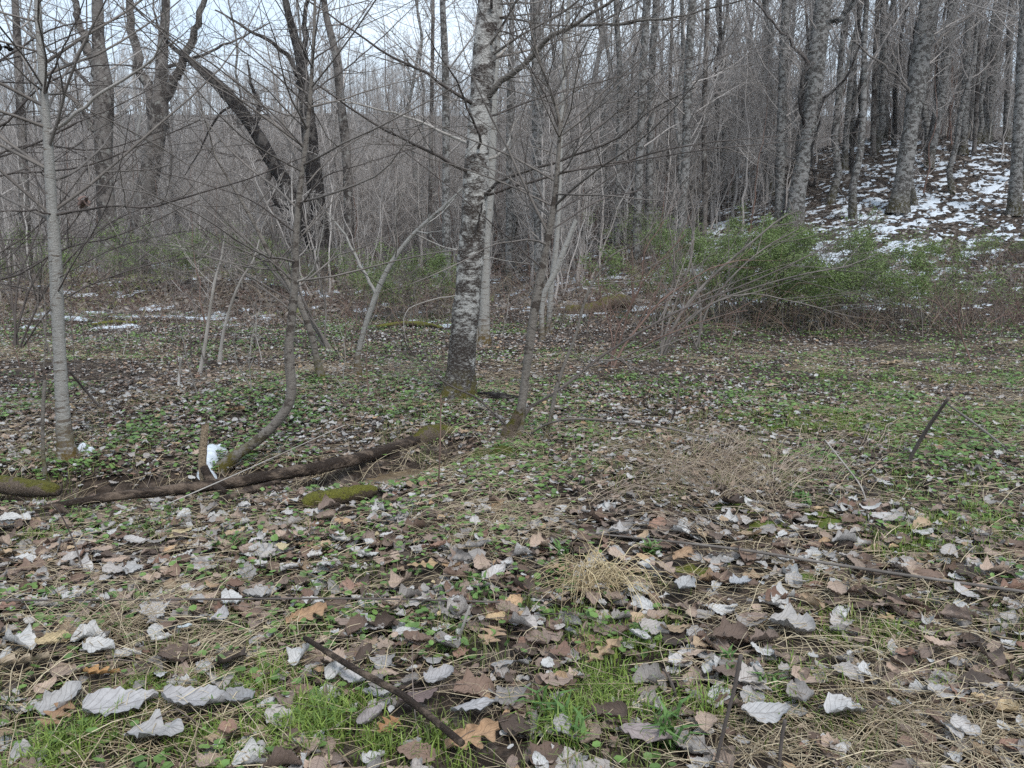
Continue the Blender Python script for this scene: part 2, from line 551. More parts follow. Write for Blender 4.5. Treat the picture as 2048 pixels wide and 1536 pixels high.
sheet('snow_cover', 'stuff', M_snow, np.arange(-1, 26, 0.05), np.arange(15.5, 36, 0.06), snow_hill, 0.028)['label'] = 'thin broken snow on the wooded hillside'


def snow_left(x, y):
    fine = fbm(x * 1.9, y * 1.9, 61, 4)
    a = 0.30 * np.exp(-((y - (18.0 - 0.05 * x)) / 1.0) ** 2) * sstep(-4.5, -6.5, x) * sstep(-11.5, -9.5, x)
    c = 0.36 * sstep(33, 37, y) * sstep(56, 46, y) * sstep(-2, -7, x) * sstep(-24, -15, x)
    return ((fine - 0.5) * 1.5 + a + c - 0.27) * 0.3


sheet('snow_cover', 'stuff', M_snow, np.arange(-25, -1, 0.09), np.concatenate([np.arange(15.5, 21, 0.09), np.arange(21, 57, 0.3)]), snow_left, 0.04)['label'] = 'patches of snow on the flat ground beyond the brook'

# the little pool of brown water in the gully
def water_material():
    m, nt, b = new_mat('brook_water')
    tc = nd(nt, 'ShaderNodeTexCoord').outputs['Object']
    n = noise(nt, tc, 14, 4, 0.6)
    c = mix(nt, mrange(nt, n, 0.35, 0.65), (0.10, 0.07, 0.04), (0.17, 0.12, 0.07))
    nt.links.new(c, b.inputs['Base Color'])
    b.inputs['Roughness'].default_value = 0.25
    b.inputs['Specular IOR Level'].default_value = 0.3
    bp = nd(nt, 'ShaderNodeBump', {'Strength': 0.08, 'Distance': 0.01, 'Height': n})
    nt.links.new(bp.outputs[0], b.inputs['Normal'])
    return m


pool = flat_pt(815, 985, -0.22)
wl = float(terrain(pool[0], pool[1])) + 0.045
g = Geo()
wx = np.linspace(-6, 0.2, 90); wy = np.linspace(4.0, 6.2, 40)
WX, WY = np.meshgrid(wx, wy)
WZ = np.full(WX.shape, wl)
i = np.arange(39)[:, None] * 90 + np.arange(89)[None]
q = np.stack([i, i + 1, i + 91, i + 90], -1).reshape(-1, 4)
keep = (terrain(WX, WY).ravel()[q] < wl + 0.03).any(1) & (np.hypot(WX - pool[0], WY - pool[1]).ravel()[q] < 0.32).all(1)
g.add(np.stack([WX, WY, WZ], -1), q[keep])
wo = obj('brook_water', g, water_material()); wo['kind'] = 'structure'


# ------------------------------------------------------------------ trees placed from the photograph
def radii_px(path, Y):
    return [w * 0.5 * Y / F for (_, _, w) in path]


def build_tree(name, label, cat, path, mat, branches=(), lateral=None, Y=None, lean=0.0, extend=4.0, group=None, twig=None, bmat=None,
               sides=14, n=44, seed=0, rough=0.03, twig_label=None, subs=True, long=0):
    """trunk along a pixel path (px, py, width in px), main branches each a part, fine twigs one part"""
    rng = np.random.default_rng(seed + 100)
    path = [(a_, b_, max(w_ - 2.5, .6 * w_)) for a_, b_, w_ in path]
    b = ground_at(path[0][0], path[0][1]) if Y is None else None
    if b is None:
        p0 = at(path[0][0], path[0][1], Y)
        b = np.array([p0[0], p0[1], float(terrain(p0[0], p0[1]))])
    Y0 = b[1]
    pts = []
    for k, (px, py, w) in enumerate(path):
        yy = Y0 + lean * k / max(1, len(path) - 1)
        p = at(px, py, yy) if k or Y is not None else b
        pts.append(list(p) + [w * 0.5 * yy / F])
    if Y is not None and pts[0][2] > b[2] + 0.02:
        pts.insert(0, list(b) + [pts[0][3] * 1.05])
    pts[0][2] = b[2] - 0.04
    d = np.array(pts[-1][:3]) - np.array(pts[-2][:3]); d = d / np.linalg.norm(d); d = norm(d * 0.6 + np.array([0, 0, 0.4]))
    if extend > 0:
        last = np.array(pts[-1])
        for q in (0.35, 0.7, 1.0):
            pp = last[:3] + d * extend * q + rng.normal(size=3) * 0.03 * extend * q
            pts.append(list(pp) + [max(last[3] * (1 - 0.85 * q), 0.003)])
    pts = np.array(pts)
    base = np.array([b[0], b[1], b[2]])
    root = thing(name, label, cat, tuple(base), group)
    pts[:, :3] -= base
    cv = resample(pts, n)
    cv[:, 3] = np.maximum(cv[:, 3], 0.002)
    P = cv[None, :, :3]; R = cv[None, :, 3] * (1 + rng.normal(size=n)[None] * rough)
    L = np.linalg.norm(np.diff(cv[:, :3], axis=0), axis=1).cumsum(); L = np.concatenate([[0], L])
    R = R * (1 + 0.28 * np.exp(-L / (R[0, 0] * 2.2)))[None]
    g = Geo(); V, Q = tubes(P, R, sides)
    # uneven, slightly fluted surface
    hh = (fbm(V[:, 0] * 9 + V[:, 1] * 7, V[:, 2] * 3, 71, 3) - 0.5)[:, None]
    cen = np.repeat(P[0], sides, 0)
    V = cen + (V - cen) * (1 + 0.16 * hh)
    # root spread: lobes near the foot
    a = np.arctan2(V[:, 1] - cen[:, 1], V[:, 0] - cen[:, 0])
    lob = (0.16 * np.exp(-np.repeat(L, sides) / max(R[0, 0] * 1.2, 0.01)) * (np.sin(a * 5 + seed) * 0.5 + 0.5))[:, None]
    V = cen + (V - cen) * (1 + lob)
    g.add(V, Q)
    obj('trunk', g, mat, root)
    bmat = bmat or mat
    tg = Geo()
    BP, BR = [], []
    for br in branches:
        bp, w0, w1 = br[0], max(br[1] - 1.6, br[1] * .6), br[2] * .6
        dy = br[3] if len(br) > 3 else rng.uniform(-1.0, 1.0)
        m_ = br[4] if len(br) > 4 else bmat
        yb = Y0 + (lean * 0.5)
        q = []
        for k, (px, py) in enumerate(bp):
            f = k / (len(bp) - 1)
            yy = yb + dy * f
            q.append(list(at(px, py, yy)) + [(w0 * (1 - f) + w1 * f) * 0.5 * yy / F])
        q = np.array(q); q[:, :3] -= base
        # start inside the trunk
        j = np.argmin(np.linalg.norm(cv[:, [0, 2]] - q[0, [0, 2]], axis=1))
        if np.linalg.norm(cv[j, :3] - q[0, :3]) < 0.5: q[0, :3] = 0.5 * q[0, :3] + 0.5 * cv[j, :3]
        c2 = resample(q, 16); c2[:, 3] = np.maximum(c2[:, 3], 0.0016)
        c2[1:-1, :3] += rng.normal(size=(14, 3)) * c2[1:-1, 3:4] * 0.5
        gb = Geo(); add_tubes(gb, c2[None, :, :3], c2[None, :, 3], 7)
        obj('branch', gb, m_, root)
        BP.append(c2[None, :, :3]); BR.append(c2[None, :, 3])
    if BP:
        BP = np.concatenate(BP); BR = np.concatenate(BR)
        a, r = grow(rng, BP, BR, 8, -0.36, (25, 60), 6, 0.6, 0.0013, 0.12, 0.97, up=0.05, wig=0.09)
        add_tubes(tg, a, r, 4)
        if subs:
            a2, r2 = grow(rng, a, r, 3, -0.45, (25, 60), 4, 0.7, 0.0011, 0.2, 0.95, up=0.05, wig=0.16)
            add_tubes(tg, a2, r2, 3)
    if lateral:
        lt = dict(count=16, length=2.0, t0=0.25, t1=0.98, ang=(50, 80), r=0.45, sub=5, subsub=3, up=0.05, rtip=0.0016, rmax=0.013, wig=0.08)
        lt.update(lateral)
        a, r = grow(rng, P, R, lt['count'], lt['length'], lt['ang'], 9, lt['r'], lt['rtip'], lt['t0'], lt['t1'], up=lt['up'], wig=lt['wig'], rmax=lt['rmax'])
        add_tubes(tg, a, r, 5)
        a2, r2 = grow(rng, a, r, lt['sub'], -0.42, (25, 60), 6, 0.62, lt['rtip'] * 0.8, 0.12, 0.97, up=0.05, wig=0.09)
        add_tubes(tg, a2, r2, 4)
        if lt['subsub']:
            a3, r3 = grow(rng, a2, r2, lt['subsub'], -0.45, (25, 60), 4, 0.7, lt['rtip'] * 0.7, 0.15, 0.95, up=0.05, wig=0.16)
            add_tubes(tg, a3, r3, 3)
    if long:
        a, r = grow(rng, P, R, long, 2.7, (62, 88), 12, 0.35, 0.0014, 0.3, 0.97, up=0.015, wig=0.085, rmax=.008)
        add_tubes(tg, a, r, 4)
        a2, r2 = grow(rng, a, r, 6, -0.3, (20, 50), 6, 0.6, 0.0012, 0.12, 0.97, up=0.03, wig=0.06)
        add_tubes(tg, a2, r2, 3)
    if tg.n:
        o = obj('twigs', tg, twig or M_twig, root); o['kind'] = 'stuff'
    return root


# 1 the big mottled trunk in the middle
build_tree('bare_tree', 'thick pale trunk mottled with dark bark, standing in the middle of the clearing', 'tree',
           [(915, 800, 62), (921, 740, 58), (928, 660, 55), (936, 580, 54), (943, 500, 53), (950, 400, 51), (955, 300, 49), (962, 200, 47), (970, 100, 46), (978, 0, 44), (985, -150, 40)],
           M_main, sides=28, n=90, extend=6, long=8, seed=1, bmat=M_twig_d, twig=M_twig, branches=[
               ([(972, 208), (1010, 160), (1063, 115), (1110, 70), (1160, 45), (1240, -10), (1330, -80)], 15, 6, -1.0, M_sapl),
               ([(1150, 49), (1250, 45), (1380, 28), (1520, -10)], 8, 4, -1.4, M_sapl),
               ([(945, 210), (915, 192), (860, 150), (780, 112), (690, 50), (600, -10)], 9, 4, -1.0),
               ([(935, 348), (895, 322), (830, 290), (760, 255), (700, 215), (620, 160), (540, 130)], 9, 3, -1.6),
               ([(958, 312), (960, 272), (936, 218), (912, 160), (880, 112), (850, 60)], 8, 3, -1.2),
               ([(962, 400), (1000, 365), (1080, 335), (1180, 300), (1245, 270), (1310, 215), (1390, 175)], 9, 3, -1.5),
               ([(965, 395), (1040, 368), (1130, 345), (1260, 318), (1380, 290), (1560, 272)], 8, 3, -0.8),
               ([(945, 498), (952, 462), (965, 405)], 7, 6, -0.25),
               ([(930, 288), (880, 262), (800, 230), (690, 205), (600, 205)], 8, 3, 0.6, M_twig_p),
               ([(970, 330), (1010, 300), (1025, 255), (1045, 225)], 8, 3, 0.3, M_twig_p),
               ([(975, 125), (1005, 105), (1020, 80)], 9, 4, 0.3, M_twig_p),
               ([(965, 235), (1100, 190), (1250, 150), (1400, 110)], 6, 2, 1.0),
               ([(976, 50), (1050, 80), (1110, 130)], 6, 2, -0.8),
               ([(972, 32), (985, 0), (1000, -60)], 9, 6, -0.3),
               ([(925, 470), (880, 500), (830, 540), (790, 560)], 4, 2, -0.5),
               ([(915, 585), (860, 600), (815, 620), (808, 655), (815, 690)], 4, 2, -0.9, M_twig_p),
           ], lateral=dict(count=22, length=3.0, t0=0.3, t1=0.98, ang=(55, 80), sub=6, subsub=4))

# 2 young tree at right of it, springing from a broken mossy stump
yt = build_tree('young_tree', 'slim grey young tree rising from a broken mossy stump right of the mottled trunk', 'sapling',
                [(1030, 878, 30), (1042, 820, 22), (1050, 760, 20), (1058, 700, 20), (1066, 640, 20), (1080, 560, 20), (1093, 490, 17), (1108, 410, 15), (1116, 320, 12), (1118, 240, 10), (1098, 175, 8), (1070, 90, 6), (1050, 0, 5)],
                M_sapl, sides=14, n=60, extend=1.2, long=14, seed=2, bmat=M_twig_d, twig=M_twig, branches=[
                    ([(1025, 862), (1060, 815), (1100, 795), (1190, 725), (1300, 650), (1400, 605), (1500, 565), (1640, 500), (1760, 420)], 9, 3, 0.8),
                    ([(1015, 862), (960, 800), (890, 765), (820, 700), (803, 660)], 6, 3, -0.5),
                    ([(1060, 820), (1120, 780), (1170, 730), (1100, 680), (1050, 640), (1030, 560)], 4, 2, -0.3),
                    ([(1112, 250), (1095, 200), (1060, 130), (1020, 60), (1000, -10)], 5, 3, -0.4),
                    ([(1090, 420), (1060, 340), (1040, 250), (1075, 160), (1120, 40)], 5, 2, 0.4),
                    ([(1093, 540), (1020, 480), (930, 400), (830, 320), (760, 270)], 5, 2, -0.8),
                    ([(1110, 430), (1180, 380), (1260, 320), (1310, 200), (1360, 90)], 5, 2, 0.6),
                    ([(1116, 300), (1200, 250), (1300, 180), (1420, 120), (1540, 90)], 5, 2, 0.8),
                    ([(1112, 350), (1220, 330), (1400, 300), (1560, 285), (1740, 260)], 5, 2, -0.6),
                    ([(1100, 460), (1200, 400), (1280, 380), (1330, 350), (1400, 290)], 5, 2, 0.9),
                    ([(1120, 270), (1135, 180), (1125, 60), (1130, -40)], 6, 3, 0.3, M_sapl),
                ], lateral=dict(count=30, length=1.9, t0=0.32, t1=0.97, ang=(45, 75), sub=5, subsub=2))


def jag_log(name, label, cat, pts, mat, sides=12, n=30, seed=0, wob=0.14, parent=None, caps=True, base=None, jag=0.0):
    """a log or broken stub as a closed uneven tube; pts rows: x, y, z, r"""
    rng = np.random.default_rng(seed)
    pts = np.array(pts, float)
    if base is None: base = pts[0, :3].copy()
    pts[:, :3] -= base
    cv = resample(pts, n)
    P = cv[None, :, :3]; R = np.maximum(cv[None, :, 3], 0.001)
    V, Q = tubes(P, R, sides)
    cen = np.repeat(P[0], sides, 0)
    ring = np.tile(np.arange(sides), n); al = np.repeat(np.arange(n), sides)
    nz = fbm(ring * 1.1 + seed * 3.1, al * 0.55, 81 + seed, 3) - 0.5
    V = cen + (V - cen) * (1 + wob * 2 * nz)[:, None]
    if jag:
        d = norm(P[0, -1] - P[0, -2])
        V[-sides:] += d[None] * (rng.random(sides) ** 1.5 * jag)[:, None]
    g = Geo()
    tris = []
    if caps:
        V = np.concatenate([V, [P[0, 0]], [P[0, -1]]])
        for k in range(sides):
            k2 = (k + 1) % sides
            tris.append((n * sides, k2, k)); tris.append((n * sides + 1, (n - 1) * sides + k, (n - 1) * sides + k2))
    g.add(V, Q, tris)
    o = obj(name, g, mat, parent, None if parent else tuple(base))
    if not parent: tag(o, label, cat)
    return o


def moss_wood(name, wood, moss, lo, hi, scale=7):
    m, nt, b = new_mat(name)
    tc = nd(nt, 'ShaderNodeTexCoord').outputs['Object']
    geo = nd(nt, 'ShaderNodeNewGeometry').outputs['Normal']
    nz = nd(nt, 'ShaderNodeSeparateXYZ', {'Vector': geo}).outputs['Z']
    n1 = noise(nt, tc, scale, 5, 0.65); n2 = noise(nt, tc, scale * 9, 4, 0.7)
    f = mrange(nt, math_n(nt, 'ADD', math_n(nt, 'MULTIPLY', n1, 1.0), math_n(nt, 'MULTIPLY', nz, 0.22)), lo, hi)
    w = mix(nt, mrange(nt, n2, 0.35, 0.65), wood, tuple(c * 0.35 for c in wood))
    mo = mix(nt, mrange(nt, n2, 0.35, 0.65), moss, tuple(c * 0.4 for c in moss))
    nt.links.new(mix(nt, f, w, mo), b.inputs['Base Color'])
    bp = nd(nt, 'ShaderNodeBump', {'Strength': 1.0, 'Distance': 0.02, 'Height': n2})
    nt.links.new(bp.outputs[0], b.inputs['Normal'])
    return m


M_mosslog = moss_wood('mossy_wood', (0.19, 0.145, 0.11), (0.15, 0.14, 0.03), 0.56, 0.66, 11)
M_mossfull = moss_wood('deep_moss', (0.11, 0.08, 0.055), (0.19, 0.185, 0.035), 0.50, 0.60, 13)
M_stump = moss_wood('stump_wood', (0.16, 0.122, 0.09), (0.12, 0.11, 0.02), 0.58, 0.70, 12)

M_stake = moss_wood('stake_wood', (0.42, 0.32, 0.22), (0.2, 0.13, 0.08), 0.62, 0.75, 9)
yb = np.array(yt.location)
jag_log('stump', '', '', [(yb[0] + dx, yb[1] - 0.06, yb[2] + dz, r) for dx, dz, r in ((-0.05, -0.05, 0.10), (-0.045, 0.05, 0.075), (-0.02, 0.12, 0.05), (0.015, 0.2, 0.04))],
        M_stump, seed=4, wob=0.25, parent=yt, base=yb, jag=0.06, n=14)

# sapling just right of the stump
build_tree('young_tree', 'slender dark sapling leaning right beside the broken stump', 'sapling',
           [(1085, 888, 13), (1100, 840, 11), (1112, 780, 10), (1132, 720, 9), (1152, 670, 8), (1170, 600, 8), (1195, 550, 6), (1230, 505, 5), (1275, 490, 4)],
           M_sapl, sides=8, n=30, extend=0.8, seed=3, twig=M_twig, lateral=dict(count=7, length=0.8, t0=0.45, t1=0.95, sub=3, subsub=0))
# 3 pale sapling at the left edge
build_tree('young_tree', 'straight pale grey young tree with brown butt at the left edge', 'sapling',
           [(137, 922, 40), (130, 880, 33), (124, 800, 29), (119, 700, 27), (114, 600, 26), (110, 500, 25), (103, 400, 22), (97, 300, 20), (89, 200, 18), (82, 110, 16), (75, 0, 14), (70, -120, 13)],
           M_pale, sides=18, n=70, extend=2.5, long=18, seed=5, bmat=M_twig, twig=M_twig, branches=[
               ([(112, 428), (60, 420), (-40, 428), (-140, 440)], 6, 3, -0.5, M_twig_d),
               ([(112, 428), (200, 415), (300, 412), (400, 385), (520, 350), (640, 300)], 7, 3, -0.5, M_twig_d),
               ([(100, 262), (150, 228), (210, 180), (262, 152), (310, 110), (335, 45), (325, 10)], 9, 4, -0.6, M_twig_p),
               ([(92, 185), (108, 140), (130, 85), (158, 30), (175, -30)], 6, 3, -0.5, M_twig_d),
               ([(108, 600), (150, 520), (200, 440), (240, 330), (262, 220)], 5, 2, -0.7, M_twig_d),
               ([(84, 150), (160, 210), (240, 250), (330, 300), (440, 370), (560, 440)], 5, 2, 0.7),
               ([(80, 90), (10, 30), (-60, -30)], 6, 3, 0.5),
               ([(105, 420), (60, 340), (0, 260), (-60, 200)], 5, 2, 0.5, M_twig_d),
               ([(116, 640), (60, 560), (10, 470), (-30, 380)], 4, 2, -0.5),
               ([(112, 555), (220, 500), (330, 470), (460, 450)], 4, 2, -0.8, M_twig_d),
           ], lateral=dict(count=34, length=2.2, t0=0.28, t1=0.97, ang=(50, 80), sub=5, subsub=2, up=0.07))
# thin stem left of it
build_tree('young_tree', 'finger-thin sapling stem with a knot, growing beside the mossy log at the left edge', 'sapling',
           [(92, 962, 13), (86, 900, 10), (86, 820, 10), (90, 760, 10), (88, 740, 6), (92, 650, 4), (86, 560, 3)], M_sapl, sides=8, n=26, extend=0.6, seed=6,
           lateral=dict(count=6, length=0.7, t0=0.5, t1=0.95, sub=3, subsub=0))
build_tree('young_tree', 'sapling at the far left margin whose long dark branches sweep into the picture', 'sapling',
           [(-150, 860, 26), (-155, 700, 24), (-150, 500, 22), (-140, 300, 20), (-130, 100, 17), (-125, -60, 14)],
           M_sapl, sides=12, n=50, extend=1.6, seed=44, bmat=M_twig_d, twig=M_twig_d, branches=[
               ([(-150, 520), (0, 560), (120, 500), (240, 470), (400, 400)], 7, 3, -.3), ([(-145, 420), (-40, 330), (60, 290), (200, 300), (330, 260)], 7, 3, .4),
               ([(-145, 400), (0, 350), (140, 340), (260, 300), (400, 240)], 7, 3, -.5), ([(-135, 200), (0, 120), (100, 60), (200, 40)], 7, 3, .3),
               ([(-140, 300), (0, 250), (90, 170), (200, 130), (330, 140)], 7, 3, -.3), ([(-150, 600), (-20, 520), (90, 440), (180, 330)], 6, 3, .2)],
           lateral=dict(count=16, length=2.0, t0=0.3, t1=0.97, ang=(50, 80), sub=5, subsub=2), long=10)
# 4 sapling with the bent butt
build_tree('young_tree', 'grey sapling with sharply bent foot growing out of the snow patch', 'sapling',
           [(436, 938, 30), (470, 912, 25), (510, 885, 24), (548, 850, 23), (576, 812, 22), (583, 780, 22), (580, 740, 22), (578, 690, 21), (584, 630, 19), (590, 560, 18), (592, 470, 16), (600, 380, 14), (611, 290, 13), (620, 200, 11), (626, 100, 9), (630, 0, 7)],
           M_sapl, sides=14, n=70, extend=1.4, long=18, seed=7, bmat=M_twig, twig=M_twig, branches=[
               ([(590, 570), (622, 545), (638, 500), (650, 430)], 6, 3, -0.2, M_twig_p),
               ([(588, 560), (540, 520), (480, 470), (410, 400), (340, 320)], 6, 2, -0.6),
               ([(598, 420), (640, 360), (720, 330), (850, 290)], 5, 2, -0.6, M_twig_d),
               ([(610, 300), (560, 250), (480, 190), (380, 130), (280, 90)], 5, 2, 0.6, M_twig_d),
               ([(622, 180), (700, 130), (780, 60), (850, -10)], 5, 2, 0.6, M_twig_d),
               ([(618, 220), (550, 150), (470, 90), (380, 30)], 5, 2, -0.7, M_twig_d),
               ([(600, 380), (680, 300), (780, 240), (880, 160)], 5, 2, 0.5),
               ([(594, 470), (500, 400), (380, 360), (250, 330)], 5, 2, -0.8, M_twig_d),
               ([(625, 120), (700, 60), (760, -20)], 5, 2, 0.3, M_twig_d),
           ], lateral=dict(count=38, length=1.9, t0=0.42, t1=0.97, ang=(50, 78), sub=5, subsub=2))
# 5 saplings in the middle distance
build_tree('young_tree', 'mossy-footed sapling leaning left between the bent sapling and the mottled trunk', 'sapling',
           [(643, 756, 20), (632, 710, 16), (620, 660, 15), (600, 610, 14), (572, 560, 12), (540, 510, 11), (510, 450, 10), (470, 380, 8), (430, 310, 6)],
           M_sapl, sides=10, n=34, extend=1.0, seed=8, lateral=dict(count=20, length=1.8, t0=0.3, t1=0.95, sub=4, subsub=2))
build_tree('young_tree', 'pale sapling leaning right with mossy foot, left of the mottled trunk', 'sapling',
           [(716, 752, 20), (716, 710, 14), (728, 660, 13), (745, 610, 13), (762, 565, 13), (790, 515, 12), (830, 465, 10), (885, 415, 8), (930, 370, 5)],
           M_pale, sides=10, n=34, extend=0.8, seed=9, twig=M_twig_p, branches=[([(752, 590), (720, 530), (690, 470), (650, 420)], 9, 4, 0.3, M_pale)],
           lateral=dict(count=9, length=1.3, t0=0.35, t1=0.95, sub=4, subsub=2))
build_tree('young_tree', 'straw-coloured thin sapling, left stem of the pale pair beyond the brook', 'sapling',
           [(398, 748, 11), (410, 690, 10), (420, 620, 9), (430, 560, 8), (442, 520, 7)], M_twig_p, sides=8, n=20, extend=0.7, seed=10, twig=M_twig_p,
           lateral=dict(count=5, length=0.6, t0=0.4, t1=0.95, sub=3, subsub=0))
build_tree('young_tree', 'straw-coloured thin sapling, right stem of the pale pair beyond the brook', 'sapling',
           [(438, 725, 11), (446, 670, 9), (462, 610, 8), (482, 560, 7), (506, 522, 6)], M_twig_p, sides=8, n=20, extend=0.7, seed=11, twig=M_twig_p,
           lateral=dict(count=5, length=0.6, t0=0.4, t1=0.95, sub=3, subsub=0))
# 6, 7 trunks right behind
build_tree('bare_tree', 'pale slim trunk with dark foot partly hidden behind the mottled trunk', 'tree',
           [(966, 688, 28), (968, 640, 25), (970, 560, 22), (972, 480, 21), (980, 380, 21), (984, 250, 20), (990, 120, 19), (998, 0, 18)],
           M_pale, sides=12, n=40, extend=5, seed=12, lateral=dict(count=16, length=2.0, t0=0.35, t1=0.98))
build_tree('bare_tree', 'pale slim mossy-footed tree behind the young tree of the broken stump', 'tree',
           [(1097, 670, 16), (1100, 620, 14), (1104, 560, 13), (1112, 500, 13), (1118, 400, 12), (1122, 250, 11), (1130, 100, 11), (1138, 0, 10)],
           M_pale, sides=10, n=36, extend=4, seed=13, lateral=dict(count=16, length=1.8, t0=0.3, t1=0.98))
build_tree('leaning_trunk', 'short leaning snag with peeling white bark behind the young tree', 'snag',
           [(1085, 600, 13), (1110, 545, 14), (1132, 490, 13), (1152, 440, 11)], M_pale, Y=13.2, sides=10, n=18, extend=0, seed=14,
           lateral=dict(count=4, length=0.5, t0=0.5, t1=0.9, sub=2, subsub=0))
# 8 the bigger trees beyond the brook, left
TL = dict(count=20, length=3.0, t0=0.3, t1=0.98, ang=(35, 75), sub=7, subsub=4, rtip=0.004, rmax=0.06)
build_tree('bare_tree', 'big grey tree forking high up, leftmost of the large trees beyond the brook', 'tree',
           [(225, 560, 44), (220, 480, 38), (212, 400, 36), (208, 320, 34), (207, 250, 37), (207, 180, 40), (197, 90, 26), (195, 0, 22)],
           M_brn, sides=14, n=44, extend=6, seed=15, bmat=M_brn, twig=M_twig_b, branches=[
               ([(205, 170), (180, 110), (160, 50), (140, -20)], 24, 14, 0.5), ([(200, 200), (150, 140), (90, 90), (30, 30)], 10, 4, 1.0), ([(205, 300), (170, 230), (130, 180), (100, 150)], 14, 6, -0.6)],
           lateral=TL)
build_tree('bare_tree', 'big grey tree splitting into three tall stems beyond the brook', 'tree',
           [(262, 552, 46), (270, 500, 42), (285, 420, 40), (305, 320, 40), (316, 230, 38), (320, 180, 30), (326, 90, 22), (332, 0, 18)],
           M_brn, sides=14, n=44, extend=6, seed=16, bmat=M_brn, twig=M_twig_b, branches=[
               ([(314, 240), (296, 175), (278, 100), (258, 0), (250, -60)], 26, 15, 0.5),
               ([(320, 210), (348, 155), (375, 95), (405, 10), (415, -50)], 22, 13, -0.5),
               ([(345, 140), (400, 110), (470, 80), (540, 45)], 9, 4, 1.0), ([(265, 130), (300, 170), (340, 200)], 8, 4, 0.3)],
           lateral=TL)
build_tree('bare_tree', 'dark crooked tree arching far to the left beyond the brook', 'tree',
           [(655, 542, 35), (630, 490, 33), (600, 430, 32), (570, 365, 31), (540, 315, 30), (505, 255, 26), (460, 195, 27), (420, 155, 22), (385, 125, 15), (340, 90, 10)],
           M_dark, sides=12, n=40, extend=0.8, seed=17, Y=26, bmat=M_dark, twig=M_twig_d, branches=[
               ([(508, 255), (520, 212), (502, 170), (495, 120)], 14, 5, 0.2), ([(545, 320), (540, 370), (570, 430), (588, 440)], 14, 8, -0.3),
               ([(470, 205), (430, 240), (400, 300), (370, 350)], 7, 3, -0.5), ([(600, 430), (560, 410), (520, 420)], 7, 3, 0.4)],
           lateral=dict(TL, count=16, length=2.2))
build_tree('bare_tree', 'dark straight tree forking near the top, crossed by the arching dark tree', 'tree',
           [(648, 540, 40), (640, 450, 36), (628, 350, 34), (618, 260, 32), (610, 180, 28), (598, 110, 20), (575, 20, 16), (560, -60, 12)],
           M_dark, sides=12, n=40, extend=5, seed=18, Y=26, bmat=M_dark, twig=M_twig_b, branches=[
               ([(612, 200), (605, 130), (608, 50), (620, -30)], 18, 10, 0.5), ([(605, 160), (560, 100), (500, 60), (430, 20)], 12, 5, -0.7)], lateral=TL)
build_tree('bare_tree', 'slim grey tree standing right of the dark forking tree beyond the brook', 'tree',
           [(700, 535, 24), (698, 430, 22), (692, 300, 20), (680, 190, 19), (672, 110, 17), (652, 30, 15), (645, -40, 12)],
           M_brn, sides=10, n=36, extend=5, seed=19, Y=26, twig=M_twig_b, lateral=TL)
build_tree('bare_tree', 'grey slim tree with black bark stripes right beside the left edge of the woods', 'tree',
           [(55, 560, 26), (50, 450, 22), (45, 300, 20), (38, 150, 18), (30, 0, 15)], M_brn, Y=24, sides=10, n=36, extend=5, seed=20, twig=M_twig_b, lateral=TL)
